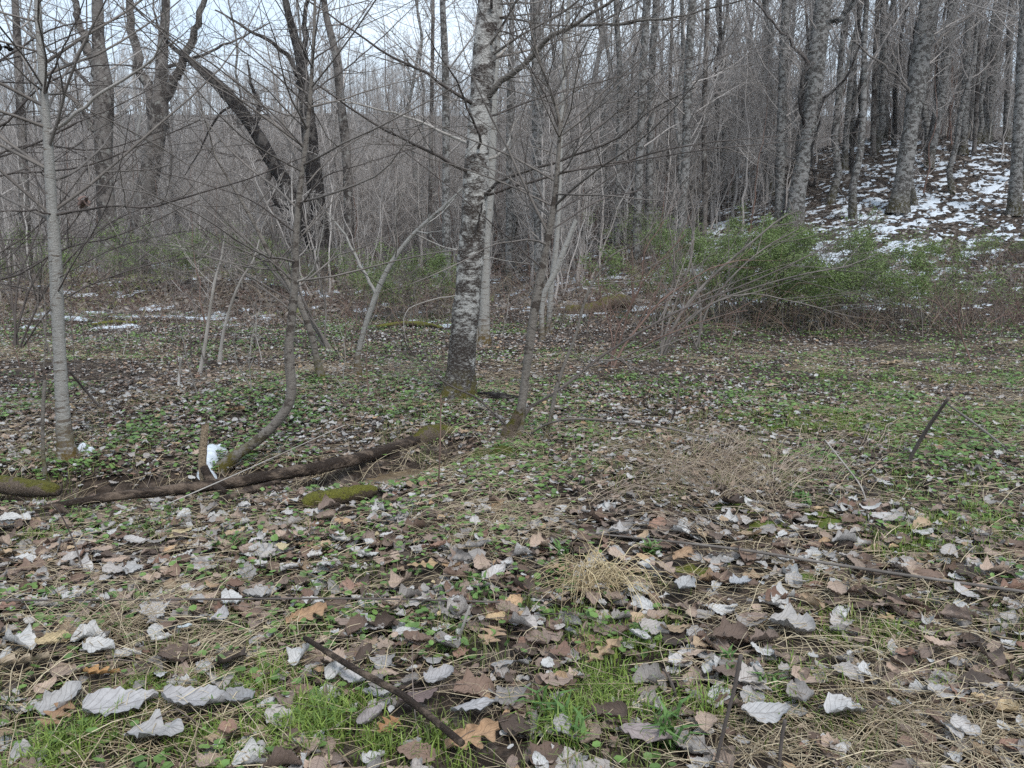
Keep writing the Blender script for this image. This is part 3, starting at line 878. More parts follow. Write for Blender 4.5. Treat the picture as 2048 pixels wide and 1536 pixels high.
# 9 trunks of the hillside, right
HL = dict(count=22, length=2.6, t0=0.25, t1=0.98, ang=(35, 75), sub=6, subsub=4, rtip=0.004, rmax=0.05)
hill_trees = [
    ('grey straight tree just left of the mottled trunk, in the woods behind it', [(893, 520, 25), (892, 400, 22), (892, 250, 21), (890, 120, 20), (885, 0, 18)], 20.0),
    ('tall slim tree in the woods a hand left of the mottled trunk', [(858, 520, 14), (862, 300, 13), (865, 100, 12), (866, 0, 11)], 23.0),
    ('mottled tall tree in the woods just right of the mottled front trunk', [(1080, 520, 34), (1078, 400, 32), (1076, 250, 31), (1074, 120, 31), (1070, 0, 28)], 20.5),
    ('grey tree with a pale lichen side behind the long reaching branches', [(1018, 520, 20), (1018, 350, 18), (1020, 180, 18), (1024, 0, 15)], 23.0),
    ('tall clean grey tree left of the two-toned pair on the hill foot', [(1235, 440, 20), (1238, 300, 18), (1240, 150, 17), (1232, 0, 15)], 24.0),
    ('darker tree of the two-toned pair on the hill foot', [(1275, 430, 24), (1280, 300, 21), (1285, 150, 21), (1295, 0, 19)], 22.0),
    ('pale tree of the two-toned pair on the hill foot', [(1298, 420, 22), (1300, 300, 20), (1303, 150, 20), (1312, 0, 18)], 24.5),
    ('grey tree with dark bark scars left of the vine-hung tree', [(1365, 420, 26), (1372, 300, 24), (1376, 150, 23), (1385, 0, 22)], 22.0),
    ('slim tree with smooth bark between scarred tree and vine-hung tree', [(1410, 400, 16), (1408, 250, 15), (1412, 100, 14), (1415, 0, 13)], 25.0),
    ('tall mottled tree with a dark hanging vine left of the big hillside trunk', [(1560, 400, 26), (1562, 280, 24), (1566, 150, 23), (1572, 0, 22)], 24.0),
    ('stout mottled tree with vines and heavy side limb at edge of the snow slope', [(1585, 470, 46), (1596, 380, 42), (1612, 300, 40), (1622, 230, 42), (1630, 150, 46), (1640, 60, 42), (1650, -30, 40)], None),
    ('slender smooth tree right of the stout vine tree, leaning right', [(1690, 310, 18), (1698, 200, 16), (1708, 100, 15), (1722, 0, 14)], 29.0),
    ('stout rough-barked tree on the snowy slope, second big one from the right', [(1795, 425, 46), (1808, 350, 41), (1822, 250, 40), (1836, 150, 45), (1850, 60, 45), (1862, -20, 44)], None),
    ('mid-sized scaly tree leaning right beside the stout rough tree on the snow', [(1858, 335, 22), (1872, 250, 24), (1888, 150, 26), (1902, 50, 26), (1908, -20, 24)], None),
    ('smooth pale tree, left of the trio on the top of the snow slope', [(1926, 308, 22), (1930, 200, 21), (1934, 100, 20), (1940, 0, 18)], None),
    ('thin dark tree, middle of the trio on the top of the snow slope', [(1948, 310, 13), (1954, 200, 13), (1958, 100, 12), (1964, 0, 11)], None),
    ('mossy-footed grey tree, right of the trio on the top of the snow slope', [(1968, 285, 30), (1980, 200, 27), (1990, 100, 26), (2006, 0, 25)], None),
    ('grey tree cut by the right edge of the photo above the snow', [(2028, 430, 34), (2034, 320, 30), (2040, 200, 28), (2046, 80, 27), (2050, 0, 26)], None),
    ('straight pale tree between the stout vine tree and the stout rough tree', [(1745, 330, 16), (1748, 200, 15), (1752, 80, 14), (1756, 0, 13)], 30.0),
    ('thin straight pole tree left of the scarred tree at the hill foot', [(1335, 420, 13), (1338, 250, 12), (1342, 100, 11), (1346, 0, 10)], 26.0),
    ('slim black-flecked tree near the top right corner of the woods', [(2012, 300, 20), (2016, 180, 19), (2020, 60, 18), (2024, 0, 17)], 31.0),
]
for k, (lab, path, Yh) in enumerate(hill_trees):
    brs = []
    if 'heavy side limb' in lab:
        brs = [([(1645, 70), (1672, 40), (1705, 5), (1730, -40)], 18, 10, -0.8, M_grey), ([(1620, 140), (1590, 90), (1550, 50), (1500, -10)], 9, 5, -0.8, M_twig_d),
               ([(1600, 330), (1612, 270), (1600, 210), (1605, 150), (1625, 130)], 9, 7, -0.3, M_dark), ([(1622, 330), (1632, 250), (1645, 200), (1690, 160), (1720, 90)], 10, 5, -0.5, M_dark),
               ([(1605, 345), (1630, 370), (1625, 300), (1640, 240)], 9, 5, -0.3, M_dark)]
    if 'second big one' in lab:
        brs = [([(1830, 200), (1790, 150), (1740, 110), (1690, 60)], 8, 4, -0.8, M_twig), ([(1840, 120), (1900, 60), (1960, 20)], 8, 4, 0.6, M_twig)]
    path = [(a_, b_, w_ * .8) for a_, b_, w_ in path]
    build_tree('bare_tree', lab, 'tree', path, M_grey if path[0][2] > 14 else M_brn, Y=Yh, sides=14 if path[0][2] > 30 else 10, n=40, extend=6, seed=30 + k,
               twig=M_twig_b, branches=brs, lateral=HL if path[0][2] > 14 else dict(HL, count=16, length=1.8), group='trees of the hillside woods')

# ------------------------------------------------------------------ the woods behind: prototypes and copies
def proto_tree(seed, H, r, mat, crown_from, spread, nb, multi=False):
    rng = np.random.default_rng(seed)
    n = 18
    t = np.linspace(0, 1, n)
    stems = [(0, 0, 0)] if not multi else [(rng.normal() * .15, rng.normal() * .15, rng.normal() * .35) for _ in range(4)]
    P = []; R = []
    for sx, sy, ln in stems:
        h = H * (1 if not multi else rng.uniform(.6, 1))
        wob = np.cumsum(rng.normal(size=(n, 2)) * 0.007 * h, 0); wob -= wob[0]
        az = rng.uniform(0, 2 * pi)
        x = sx + wob[:, 0] + ln * math.cos(az) * t * h * .6; y = sy + wob[:, 1] + ln * math.sin(az) * t * h * .6
        P.append(np.stack([x, y, t * h - 0.1], -1)); R.append(r * (1 - 0.88 * t ** 0.9) * (1 + .3 * np.exp(-t * 18)))
    P = np.array(P); R = np.array(R)
    gt = Geo(); add_tubes(gt, P, R, 9 if not multi else 6)
    gc = Geo()
    a, ra = grow(rng, P, R, nb if not multi else max(4, nb // 3), spread, (30, 72), 8, 0.55, 0.006, crown_from, 0.98, up=0.09, wig=0.14, tfall=0.55)
    add_tubes(gc, a, ra, 5)
    b, rb = grow(rng, a, ra, 7, -0.42, (25, 62), 5, 0.6, 0.0042, 0.12, 0.97, up=0.07, wig=0.16)
    add_tubes(gc, b, rb, 3)
    c, rc = grow(rng, b, rb, 5, -0.45, (25, 60), 3, 0.75, 0.0034, 0.12, 0.97, up=0.06, wig=0.2)
    add_tubes(gc, c, rc, 3)
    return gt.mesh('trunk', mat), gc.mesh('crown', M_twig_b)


protos = [proto_tree(201, 15, .095, M_grey, .22, 2.6, 24), proto_tree(202, 13, .075, M_brn, .18, 2.2, 24), proto_tree(203, 16, .12, M_grey, .28, 3.2, 26),
          proto_tree(204, 11, .06, M_brn, .15, 2.0, 22), proto_tree(205, 14, .085, M_pale, .25, 2.6, 24), proto_tree(206, 12, .08, M_dark, .2, 2.8, 22)]
sprotos = [proto_tree(211, 5.0, .028, M_twig_b, .12, 1.1, 16), proto_tree(212, 4.0, .022, M_twig_r, .1, 1.0, 16), proto_tree(213, 4.5, .024, M_twig_b, .1, 1.1, 20, True),
           proto_tree(214, 3.6, .020, M_twig_p, .12, .9, 14)]


def place(pr, name, label, cat, group, x, y, rz, s):
    o = thing(name, label, cat, (x, y, float(terrain(x, y))), group)
    o.rotation_euler = (RNG.normal() * .035, RNG.normal() * .035, rz); o.scale = (s, s, s)
    if s > 1.08: o['label'] = 'big ' + label
    elif s < .88: o['label'] = 'small ' + label
    for nm, me in zip(('trunk', 'crown'), pr):
        obj(nm, me, None, o)
    return o


ZONES = [(-.52, 'behind the pale left tree'), (-.42, 'behind the three-stemmed tree'), (-.28, 'behind the bent sapling'), (-.14, 'left of the mottled trunk'),
         (0.0, 'just behind the mottled trunk'), (.14, 'behind the young tree of the stump'), (.26, 'behind the fanning shrub'), (.38, 'around the stout vine-hung tree'),
         (.52, 'around the stout rough-barked tree'), (9, 'by the right edge above the snow')]


def zone_words(u):
    return next(w for lim, w in ZONES if u < lim)


def far_words(y):
    return 'near' if y < 32 else 'farther' if y < 44 else 'remote'


kinds_words = ['slim grey bare tree', 'slim brown bare tree', 'taller grey bare tree', 'thin low brown bare tree', 'slim pale bare tree', 'dark slim bare tree']
cnt = 0
placed = []
while cnt < 165:
    y = RNG.uniform(25, 62) if RNG.random() < .75 else RNG.uniform(24, 34)
    u = RNG.uniform(-0.70, 0.72)
    if u < -.02 and (y < 34 or RNG.random() < .5): continue
    if u > .2 and RNG.random() < .3: continue
    if 0 < u < .2 and RNG.random() < .4: continue
    x = u * y
    if any((x - a) ** 2 + (y - b) ** 2 < 0.6 for a, b in placed): continue
    placed.append((x, y))
    w = [.18, .24, .12, .22, .06, .18] if u < .1 else [.34, .14, .28, .12, .07, .05]
    k = RNG.choice(6, p=w)
    place(protos[k], 'bare_tree', far_words(y) + ' ' + kinds_words[k] + ' ' + zone_words(u), 'tree', 'trees of the woods ' + zone_words(u), x, y, RNG.uniform(0, 6.28), RNG.uniform(.75, 1.25))
    cnt += 1
cnt = 0
skinds = ['thin grey leafless sapling', 'reddish leafless sapling', 'clump of grey sapling stems', 'pale leafless sapling']
while cnt < 120:
    y = RNG.uniform(15.5, 42)
    u = RNG.uniform(-0.70, 0.72)
    if u > 0.4 and y < 30 and RNG.random() < .75: continue
    if u > 0.2 and y < 24: continue
    if u < 0 and y < 27 and RNG.random() < .8: continue
    x = u * y
    k = RNG.integers(0, 4)
    place(sprotos[k], 'sapling', far_words(y + 6) + ' ' + skinds[k] + ' ' + zone_words(u), 'sapling', 'saplings ' + zone_words(u), x, y, RNG.uniform(0, 6.28), RNG.uniform(.7, 1.4))
    cnt += 1

# the far woods and the thicket, masses nobody could count
def scatter(name, label, prs, pts, rot, sc, pk, tint=None, parent=None):
    me = bpy.data.meshes.new(name)
    me.vertices.add(len(pts)); me.vertices.foreach_set('co', np.array(pts, np.float32).ravel())
    rot = np.asarray(rot, float)
    if rot.ndim == 1: rot = np.stack([rot * 0, rot * 0, rot], -1)
    a = me.attributes.new('rot', 'FLOAT_VECTOR', 'POINT'); a.data.foreach_set('vector', rot.astype(np.float32).ravel())
    a = me.attributes.new('sc', 'FLOAT', 'POINT'); a.data.foreach_set('value', np.array(sc, np.float32))
    if tint is not None:
        a = me.attributes.new('tint', 'FLOAT_COLOR', 'POINT'); a.data.foreach_set('color', np.concatenate([tint, np.ones((len(tint), 1))], 1).astype(np.float32).ravel())
    a = me.attributes.new('pk', 'INT', 'POINT'); a.data.foreach_set('value', np.array(pk, np.int32))
    fw = bpy.data.objects.new(name, me); C.objects.link(fw)
    fw['kind'] = 'stuff'; fw['label'] = label
    if parent: fw.parent = parent
    ng = bpy.data.node_groups.new(name, 'GeometryNodeTree')
    ng.interface.new_socket('Geometry', in_out='INPUT', socket_type='NodeSocketGeometry')
    ng.interface.new_socket('Geometry', in_out='OUTPUT', socket_type='NodeSocketGeometry')
    gi = ng.nodes.new('NodeGroupInput'); go = ng.nodes.new('NodeGroupOutput')
    jn = ng.nodes.new('GeometryNodeJoinGeometry')
    meshes = [o for o in C.objects if o.type == 'MESH']
    for pr in prs:
        j2 = ng.nodes.new('GeometryNodeJoinGeometry')
        for part in pr:
            oi = ng.nodes.new('GeometryNodeObjectInfo'); oi.inputs['Object'].default_value = next(o for o in meshes if o.data == part); oi.transform_space = 'ORIGINAL'
            ng.links.new(oi.outputs['Geometry'], j2.inputs[0])
        gt_ = ng.nodes.new('GeometryNodeGeometryToInstance')
        ng.links.new(j2.outputs[0], gt_.inputs[0]); ng.links.new(gt_.outputs[0], jn.inputs[0])

    def named(n_, ty):
        q_ = ng.nodes.new('GeometryNodeInputNamedAttribute'); q_.data_type = ty; q_.inputs['Name'].default_value = n_
        return q_.outputs['Attribute']
    e2r = ng.nodes.new('FunctionNodeEulerToRotation'); ng.links.new(named('rot', 'FLOAT_VECTOR'), e2r.inputs[0])
    ip = ng.nodes.new('GeometryNodeInstanceOnPoints')
    ng.links.new(gi.outputs[0], ip.inputs['Points']); ng.links.new(jn.outputs[0], ip.inputs['Instance'])
    ip.inputs['Pick Instance'].default_value = True
    ng.links.new(named('pk', 'INT'), ip.inputs['Instance Index'])
    ng.links.new(e2r.outputs[0], ip.inputs['Rotation']); ng.links.new(named('sc', 'FLOAT'), ip.inputs['Scale'])
    ng.links.new(ip.outputs[0], go.inputs[0])
    md = fw.modifiers.new('scatter', 'NODES'); md.node_group = ng


r2 = np.random.default_rng(77)
pts = []
while len(pts) < 1500:
    y = 60 + 130 * r2.random() ** 0.7
    x = r2.uniform(-0.85, 0.85) * y
    if x > .05 * y and (y < 110 or r2.random() < .3): continue
    if y < 95 and r2.random() < .4: continue
    pts.append((x, y, float(terrain(x, y))))
K = len(pts)
scatter('far_woods', 'grey-brown mass of leafless woods on the far ridge', protos, pts, r2.uniform(0, 6.28, K), r2.uniform(.55, 1.0, K), r2.integers(0, 6, K))
pts = []
while len(pts) < 1700:
    y = 20 + 45 * r2.random() ** 0.9
    u = r2.uniform(-0.8, 0.8)
    x = u * y
    if u < .02 and y < 31: continue
    if u > .33 and y < 30: continue
    if u > .1 and (y < 23 or r2.random() < .6): continue
    pts.append((x, y, float(terrain(x, y)) - .05))
K = len(pts)
scatter('thicket', 'dense grey-brown thicket of thin saplings and twigs between the trees', sprotos, pts, r2.uniform(0, 6.28, K), r2.uniform(.8, 1.9, K), r2.integers(0, 4, K))

# ------------------------------------------------------------------ leafy shrubs, arching shrubs, brambles
def leaf_quads(rng, pos, size, colA, colB, flat=0.3):
    """small pointed leaves (two triangles each) at pos"""
    K = len(pos)
    d = norm(rng.normal(size=(K, 3)) * np.array([1, 1, flat + .2])); s = norm(np.cross(d, rng.normal(size=(K, 3)) * np.array([.5, .5, 1])))
    L = size * rng.uniform(.6, 1.4, K)[:, None]
    nrm = np.cross(d, s)
    v = np.stack([pos, pos + d * L * .5 + s * L * .28 + nrm * L * .08, pos + d * L, pos + d * L * .5 - s * L * .28 + nrm * L * .08], 1).reshape(-1, 3)
    q = np.arange(K * 4).reshape(-1, 4)
    t = rng.random(K)[:, None]
    col = np.repeat(np.asarray(colA) * (1 - t) + np.asarray(colB) * t, 4, 0)
    return v, q, col


def leafy_shrub(label, x, y, rx, h, nst, nleaf, seed, size=.036, cols=((.105, .15, .045), (.23, .31, .10)), group='green shrubs'):
    rng = np.random.default_rng(seed)
    root = thing('green_shrub', label, 'shrub', (x, y, float(terrain(x, y))), group)
    n = 8
    P = np.zeros((nst, n, 3)); R = np.zeros((nst, n))
    bx = rng.normal(size=nst) * rx * .42; by = rng.normal(size=nst) * rx * .25
    dx = bx / max(rx, .1) * .7 + rng.normal(size=nst) * .45; dy = rng.normal(size=nst) * .45
    hh = h * rng.uniform(.55, 1.1, nst)
    t = np.linspace(0, 1, n)
    for k in range(nst):
        P[k, :, 0] = bx[k] + dx[k] * hh[k] * .75 * t ** 1.4
        P[k, :, 1] = by[k] + dy[k] * hh[k] * .75 * t ** 1.4
        P[k, :, 2] = terrain(x + P[k, :, 0] * .4, y + P[k, :, 1] * .4) * 1.0 - root.location.z - .03 + hh[k] * (1.35 * t - .42 * t ** 2.2)
        R[k] = .011 * (1 - .8 * t)
    g = Geo(); add_tubes(g, P, R, 4)
    a, ra = grow(rng, P, R, 7, -.4, (30, 75), 5, .6, .002, .2, .97, up=.02, wig=.2)
    add_tubes(g, a, ra, 3)
    b, rb = grow(rng, a, ra, 4, -.5, (30, 70), 4, .7, .0016, .1, .97, up=0, wig=.2)
    add_tubes(g, b, rb, 3)
    so = obj('stems', g, M_twig, root); so['kind'] = 'stuff'
    # leaves along the fine twigs, thicker in some parts of the bush than in others
    src = np.concatenate([a[:, 1:].reshape(-1, 3), b.reshape(-1, 3), b[:, 1:].reshape(-1, 3)])
    wgt = fbm(src[:, 0] * 1.6 + seed, src[:, 2] * 2.2 + src[:, 1], 91, 3)
    wgt = sstep(.30, .58, wgt) * sstep(.18, .6, src[:, 2] / h) + .02
    nleaf = int(nleaf * 1.9)
    pick = rng.choice(len(src), nleaf, p=wgt / wgt.sum())
    pos = src[pick] + rng.normal(size=(nleaf, 3)) * .045
    v, q, col = leaf_quads(rng, pos, size, *cols)
    gl = Geo(); gl.add(v, q, col=col)
    lo = obj('foliage', gl, M_green, root, smooth=False); lo['kind'] = 'stuff'
    return root


def gp(px, py):
    p = ground_at(px, py)
    return p[0], p[1]


for lab, px, py, rx, h, ns, nl, sd in [
        ('large bright green leafy shrub at the foot of the snow slope, right side', 1650, 650, 2.4, 1.75, 64, 42000, 301),
        ('green shrub merging left of the large leafy one, thinner and browner', 1470, 640, 1.5, 1.6, 34, 9000, 302),
        ('thin green shrub at the right end of the shrub belt under the snow', 1890, 640, 1.5, 1.0, 30, 1500, 303),
        ('small feathery green shrub just left of the mottled trunk', 795, 640, 1.3, 1.5, 34, 7000, 304),
        ('green shrub below the forking trees beyond the brook', 350, 590, 1.7, 1.6, 34, 6500, 305),
        ('low green shrub between the crooked dark tree and the bent sapling', 560, 590, 1.5, 1.2, 26, 3500, 306),
        ('pale green shrub at the left edge beyond the snow', 20, 590, 1.8, 1.5, 28, 5500, 307)]:
    x, y = gp(px, py)
    leafy_shrub(lab, x, y, rx, h, ns, nl, sd)
for lab, px, py, Y, rx, h, nl, sd in [
        ('dim green shrub up the hill above the arching stems', 1330, 470, 22.0, 1.7, 1.6, 2600, 311),
        ('dim green shrub up the hill beside the stout vine tree', 1500, 470, 21.0, 1.6, 1.2, 1600, 312),
        ('low green shrub on the snow slope at the right edge', 1980, 500, 20.0, 1.6, .7, 1500, 313)]:
    p = at(px, py, Y)
    leafy_shrub(lab, p[0], p[1], rx, h, 28, nl, sd)


def arching_shrub(label, base_px, canes, seed, mat=None, sub=4, group='bare arching shrubs'):
    """bare stems from one stool; each cane a pixel path with widths"""
    rng = np.random.default_rng(seed)
    b = ground_at(*base_px)
    root = thing('bare_shrub', label, 'shrub', tuple(b), group)
    tg = Geo()
    for path, w0, w1, dy in canes:
        q = []
        for k, (px, py) in enumerate(path):
            f = k / (len(path) - 1); yy = b[1] + dy * f; w0_, w1_ = w0 * .55, w1 * .6
            p = at(px, py, yy) if k else b + np.array([rng.normal() * .05, rng.normal() * .05, -.03])
            q.append(list(p - b) + [(w0_ * (1 - f) + w1_ * f) * .5 * yy / F])
        c = resample(np.array(q), 14); c[:, 3] = np.maximum(c[:, 3], .0015)
        c[1:, :3] += np.cumsum(rng.normal(size=(13, 3)) * .006, 0)
        g = Geo(); add_tubes(g, c[None, :, :3], c[None, :, 3], 6)
        obj('stem', g, mat or M_twig, root)
        a, ra = grow(rng, c[None, :, :3], c[None, :, 3], sub * 2, -.45, (12, 45), 7, .6, .0014, .2, .97, up=.02, wig=.07)
        add_tubes(tg, a, ra, 4)
        a2, ra2 = grow(rng, a, ra, 3, -.45, (20, 50), 4, .7, .0012, .2, .97, up=.02, wig=.1)
        add_tubes(tg, a2, ra2, 3)
    o = obj('twigs', tg, mat or M_twig, root); o['kind'] = 'stuff'
    return root


arching_shrub('bare shrub fanning long stems up to the right, with mossy stool', (1322, 716), [
    ([(1322, 716), (1345, 660), (1375, 610), (1420, 560), (1490, 500), (1560, 440), (1600, 420)], 14, 4, .5),
    ([(1322, 716), (1360, 650), (1440, 600), (1560, 560), (1700, 530), (1780, 500)], 9, 3, -.4),
    ([(1322, 716), (1340, 640), (1370, 560), (1390, 480), (1375, 400), (1400, 320)], 9, 3, .6),
    ([(1322, 716), (1380, 640), (1480, 590), (1600, 610), (1700, 640)], 7, 3, -.6),
    ([(1322, 716), (1330, 630), (1350, 540), (1340, 450), (1350, 380)], 7, 3, .4),
    ([(1322, 716), (1310, 640), (1320, 560), (1290, 470)], 6, 3, -.2)], 401)
arching_shrub('brown bare shrub between the slender sapling and the fanning shrub', (1222, 736), [
    ([(1222, 736), (1250, 690), (1290, 640), (1340, 590), (1420, 540), (1500, 520)], 10, 3, .4),
    ([(1222, 736), (1240, 680), (1260, 610), (1300, 540), (1370, 470)], 8, 3, -.3),
    ([(1222, 736), (1270, 700), (1330, 670), (1420, 640), (1500, 620)], 7, 3, -.5),
    ([(1222, 736), (1220, 670), (1200, 600), (1190, 540)], 6, 3, .4),
    ([(1222, 736), (1235, 660), (1280, 580), (1290, 500), (1330, 440)], 7, 3, .2)], 402, M_twig_r)
arching_shrub('pale twisted shrub stems in front of the green shrubs', (1395, 700), [
    ([(1395, 700), (1400, 600), (1385, 520), (1395, 440), (1380, 370)], 9, 4, .3),
    ([(1395, 700), (1420, 610), (1480, 540), (1560, 480), (1600, 460), (1580, 400)], 8, 3, .3),
    ([(1395, 700), (1360, 600), (1350, 520), (1370, 440)], 7, 3, -.2)], 403, M_twig)
arching_shrub('bare shrub sending a fan of thin stems up to the left behind the bent sapling', (655, 700), [
    ([(655, 700), (600, 610), (545, 545), (470, 470), (390, 400), (310, 340)], 10, 3, .5),
    ([(655, 700), (590, 600), (530, 520), (470, 430), (430, 350)], 9, 3, .3),
    ([(655, 700), (610, 620), (520, 560), (420, 500), (320, 460)], 8, 3, -.5),
    ([(655, 700), (600, 580), (550, 480), (520, 380), (480, 280)], 8, 3, -.2),
    ([(655, 700), (580, 620), (480, 540), (380, 440), (280, 370), (220, 330)], 8, 3, .6),
    ([(655, 700), (650, 600), (620, 500), (600, 400)], 7, 3, .4)], 405, None, 5)
arching_shrub('bare shrub of long reaching stems at the left edge behind the pale left tree', (30, 700), [
    ([(30, 700), (80, 600), (150, 500), (240, 430), (360, 390)], 8, 3, -.4),
    ([(30, 700), (60, 580), (130, 470), (230, 350), (300, 270)], 8, 3, .3),
    ([(30, 700), (20, 580), (0, 460), (-30, 340)], 8, 3, .3),
    ([(30, 700), (100, 620), (200, 560), (330, 520), (440, 510)], 7, 3, -.6),
    ([(30, 700), (40, 560), (90, 430), (100, 300), (150, 180)], 8, 3, .5)], 406, M_twig_d, 5)
arching_shrub('thin twiggy plant standing alone on the right of the clearing', (1938, 725), [
    ([(1938, 725), (1928, 680), (1905, 630), (1870, 600), (1850, 590)], 5, 2, .2),
    ([(1938, 725), (1925, 670), (1915, 620), (1925, 590)], 4, 2, -.1),
    ([(1938, 725), (1950, 680), (1980, 640), (2020, 620)], 4, 2, .1)], 404, M_twig_r, 3)

# many single thin stems standing in the clearing beyond the brook
stem_proto = []
for k in range(5):
    rng = np.random.default_rng(500 + k)
    t = np.linspace(0, 1, 8); h = rng.uniform(.7, 1.2)
    w = np.cumsum(rng.normal(size=(8, 2)) * .018, 0)
    P = np.stack([w[:, 0], w[:, 1], t * h - .03], -1)[None]; R = (.0075 * (1 - .7 * t))[None]
    g = Geo(); add_tubes(g, P, R, 5)
    a, ra = grow(rng, P, R, 5, .35, (25, 60), 5, .6, .0014, .35, .95, up=.06, wig=.15); add_tubes(g, a, ra, 3)
    stem_proto.append(g.mesh('thin_stem', (M_twig_r, M_twig, M_twig_p, M_twig_d, M_twig_r)[k]))
swords = ['reddish thin upright stem', 'grey thin upright stem', 'straw-pale thin upright stem', 'dark thin upright stem', 'reddish forked thin stem']
cnt = 0
while cnt < 110:
    px = RNG.uniform(-60, 2100); py = RNG.uniform(640, 800) if px < 900 else RNG.uniform(655, 740)
    if px > 1000 and RNG.random() < .55: continue
    x, y, z = ground_at(px, py)
    k = RNG.integers(0, 5)
    o = obj('thin_stem', stem_proto[k], None, None, (x, y, z))
    o.rotation_euler = (RNG.normal() * .16, RNG.normal() * .16, RNG.uniform(0, 6.28)); s = RNG.uniform(.5, 1.2); o.scale = (s, s, s)
    side = 'left of the mottled trunk' if px < 900 else 'right of the mottled trunk'
    spot = next(w_ for lim, w_ in ((110, 'left of the pale left tree'), (260, 'just right of the pale left tree'), (400, 'left of the pale sapling pair'), (520, 'around the pale sapling pair'),
                                   (640, 'beside the bent sapling'), (760, 'between the two mossy-footed saplings'), (900, 'left of the mottled trunk'), (1150, 'behind the broken stump'),
                                   (1400, 'by the fanning shrub'), (1700, 'in front of the green shrubs'), (9999, 'at the right end of the clearing')) if px < lim)
    dist = 'near' if y < 10.5 else 'middling-far' if y < 13.5 else 'far'
    tag(o, ('tall ' if s > .95 else 'short ' if s < .7 else 'knee-high ') + swords[k] + ', ' + dist + ', ' + spot, 'stem', 'thin stems ' + side)
    cnt += 1

rng = np.random.default_rng(590)
K = 15000
y = rng.uniform(18.5, 34, K); x = rng.uniform(-.72, -.02, K) * y
k_ = rng.random(K) < sstep(.42, .62, fbm(x * .4, y * .4, 171, 3)) + .05
x, y = x[k_], y[k_]
v, q, col = leaf_quads(rng, np.stack([x, y, terrain(x, y) + .03], -1), .10, (.12, .14, .05), (.24, .28, .10), 1.2)
g = Geo(); g.add(v, q, col=col)
o = obj('grass', g, M_straw, None, smooth=False); o['kind'] = 'stuff'; o['label'] = 'faded green grass on the flat beyond the snow'
# brambles and low brush where the clearing meets the woods
rng = np.random.default_rng(601)
K = 3400
px = rng.uniform(-120, 2200, K); Y = rng.uniform(13.5, 24, K)
x = (px - 1024) / F * Y; y = Y
keep = (x > 1.0) | (y > 15.5); keep &= ~((x > 8) & (y > 20))
x, y = x[keep], y[keep]; K = len(x)
n = 7; t = np.linspace(0, 1, n)[None]
L = rng.uniform(.4, 1.5, K)[:, None]; az = rng.uniform(0, 2 * pi, K)[:, None]
hz = rng.uniform(.25, .8, K)[:, None]
PX = x[:, None] + np.cos(az) * L * t; PY = y[:, None] + np.sin(az) * L * t
PZ = terrain(x, y)[:, None] + L * hz * np.sin(pi * np.minimum(t * rng.uniform(.5, 1, K)[:, None], 1)) - .02
P = np.stack([PX, PY, PZ], -1) + rng.normal(size=(K, n, 3)) * .025
R = (rng.uniform(.003, .006, K)[:, None] * (1 - .7 * t))
pal = np.array([(.17, .105, .085), (.26, .20, .15), (.17, .14, .125), (.34, .28, .20), (.20, .12, .095)])
g = Geo(); add_tubes(g, P, R, 3, pal[rng.integers(0, 5, K)])
a, ra = grow(rng, P, R, 2, -.45, (30, 70), 4, .7, .002, .2, .95, up=0, wig=.2)
add_tubes(g, a, ra, 3, pal[rng.integers(0, 5, len(a))])
o = obj('undergrowth', g, M_straw); o['kind'] = 'stuff'; o['label'] = 'tangle of brown brambles along the wood edge'

# ------------------------------------------------------------------ logs, sticks, snow by the brook
LOGS = []

def log_px(name, label, cat, pts, mat, **kw):
    """pts: (px, py, depth or None for on the ground, width px, lift)"""
    rows = []
    for px, py, Yd, w, lift in pts:
        p = ground_at(px, py) if Yd is None else at(px, py, Yd)
        rr = w * .5 * p[1] / F
        p = p + np.array([0, 0, lift])
        if 'log' in name and lift >= 0: p[2] = max(p[2], float(terrain(p[0], p[1])) + .55 * rr)
        rows.append(list(p) + [rr])
    if cat in ('log', 'stake', 'branch', 'moss hummock'): LOGS.append(np.array(rows))
    return jag_log(name, label, cat, rows, mat, **kw)


log_px('fallen_log', 'long brown barkless log lying across the brook gully', 'log',
       [(860, 872, 6.55, 24, 0), (820, 890, 6.25, 25, .02), (740, 918, 5.9, 24, .03), (640, 945, 5.55, 26, .04), (520, 970, 5.25, 24, .05), (400, 992, 5.0, 25, .06), (250, 1012, 4.8, 20, .07), (90, 1034, 4.6, 12, .06)],
       M_wood, seed=21, n=70, sides=14, wob=.30)
log_px('mossy_root', 'moss-grown butt heap at the upper end of the long log', 'log',
       [(825, 886, 6.3, 28, .0), (850, 874, 6.4, 38, .0), (880, 866, 6.6, 40, -.02), (905, 858, 6.8, 24, -.04)], M_mosslog, seed=22, n=24, sides=14, wob=.4)
log_px('fallen_branch', 'short brown branch crossing under the long log', 'branch',
       [(400, 1022, 4.65, 14, 0), (450, 1000, 4.8, 18, 0), (520, 975, 5.05, 15, 0), (560, 962, 5.2, 8, 0)], M_wood, seed=23, n=22, sides=9)
st = log_px('broken_stake', 'upright broken stake with splintered pale top beside the snow patch', 'stake',
            [(412, 968, 5.15, 20, -.03), (405, 930, 5.15, 17, 0), (407, 890, 5.15, 16, 0), (410, 856, 5.15, 14, 0)], M_stake, seed=24, n=20, sides=10, jag=.05)
log_px('fallen_branch', 'dark stub slanting from the broken stake down to the log', 'branch',
       [(408, 935, 5.12, 18, 0), (425, 965, 5.05, 17, 0), (450, 985, 4.95, 14, 0)], M_wood, seed=25, n=14, sides=9)
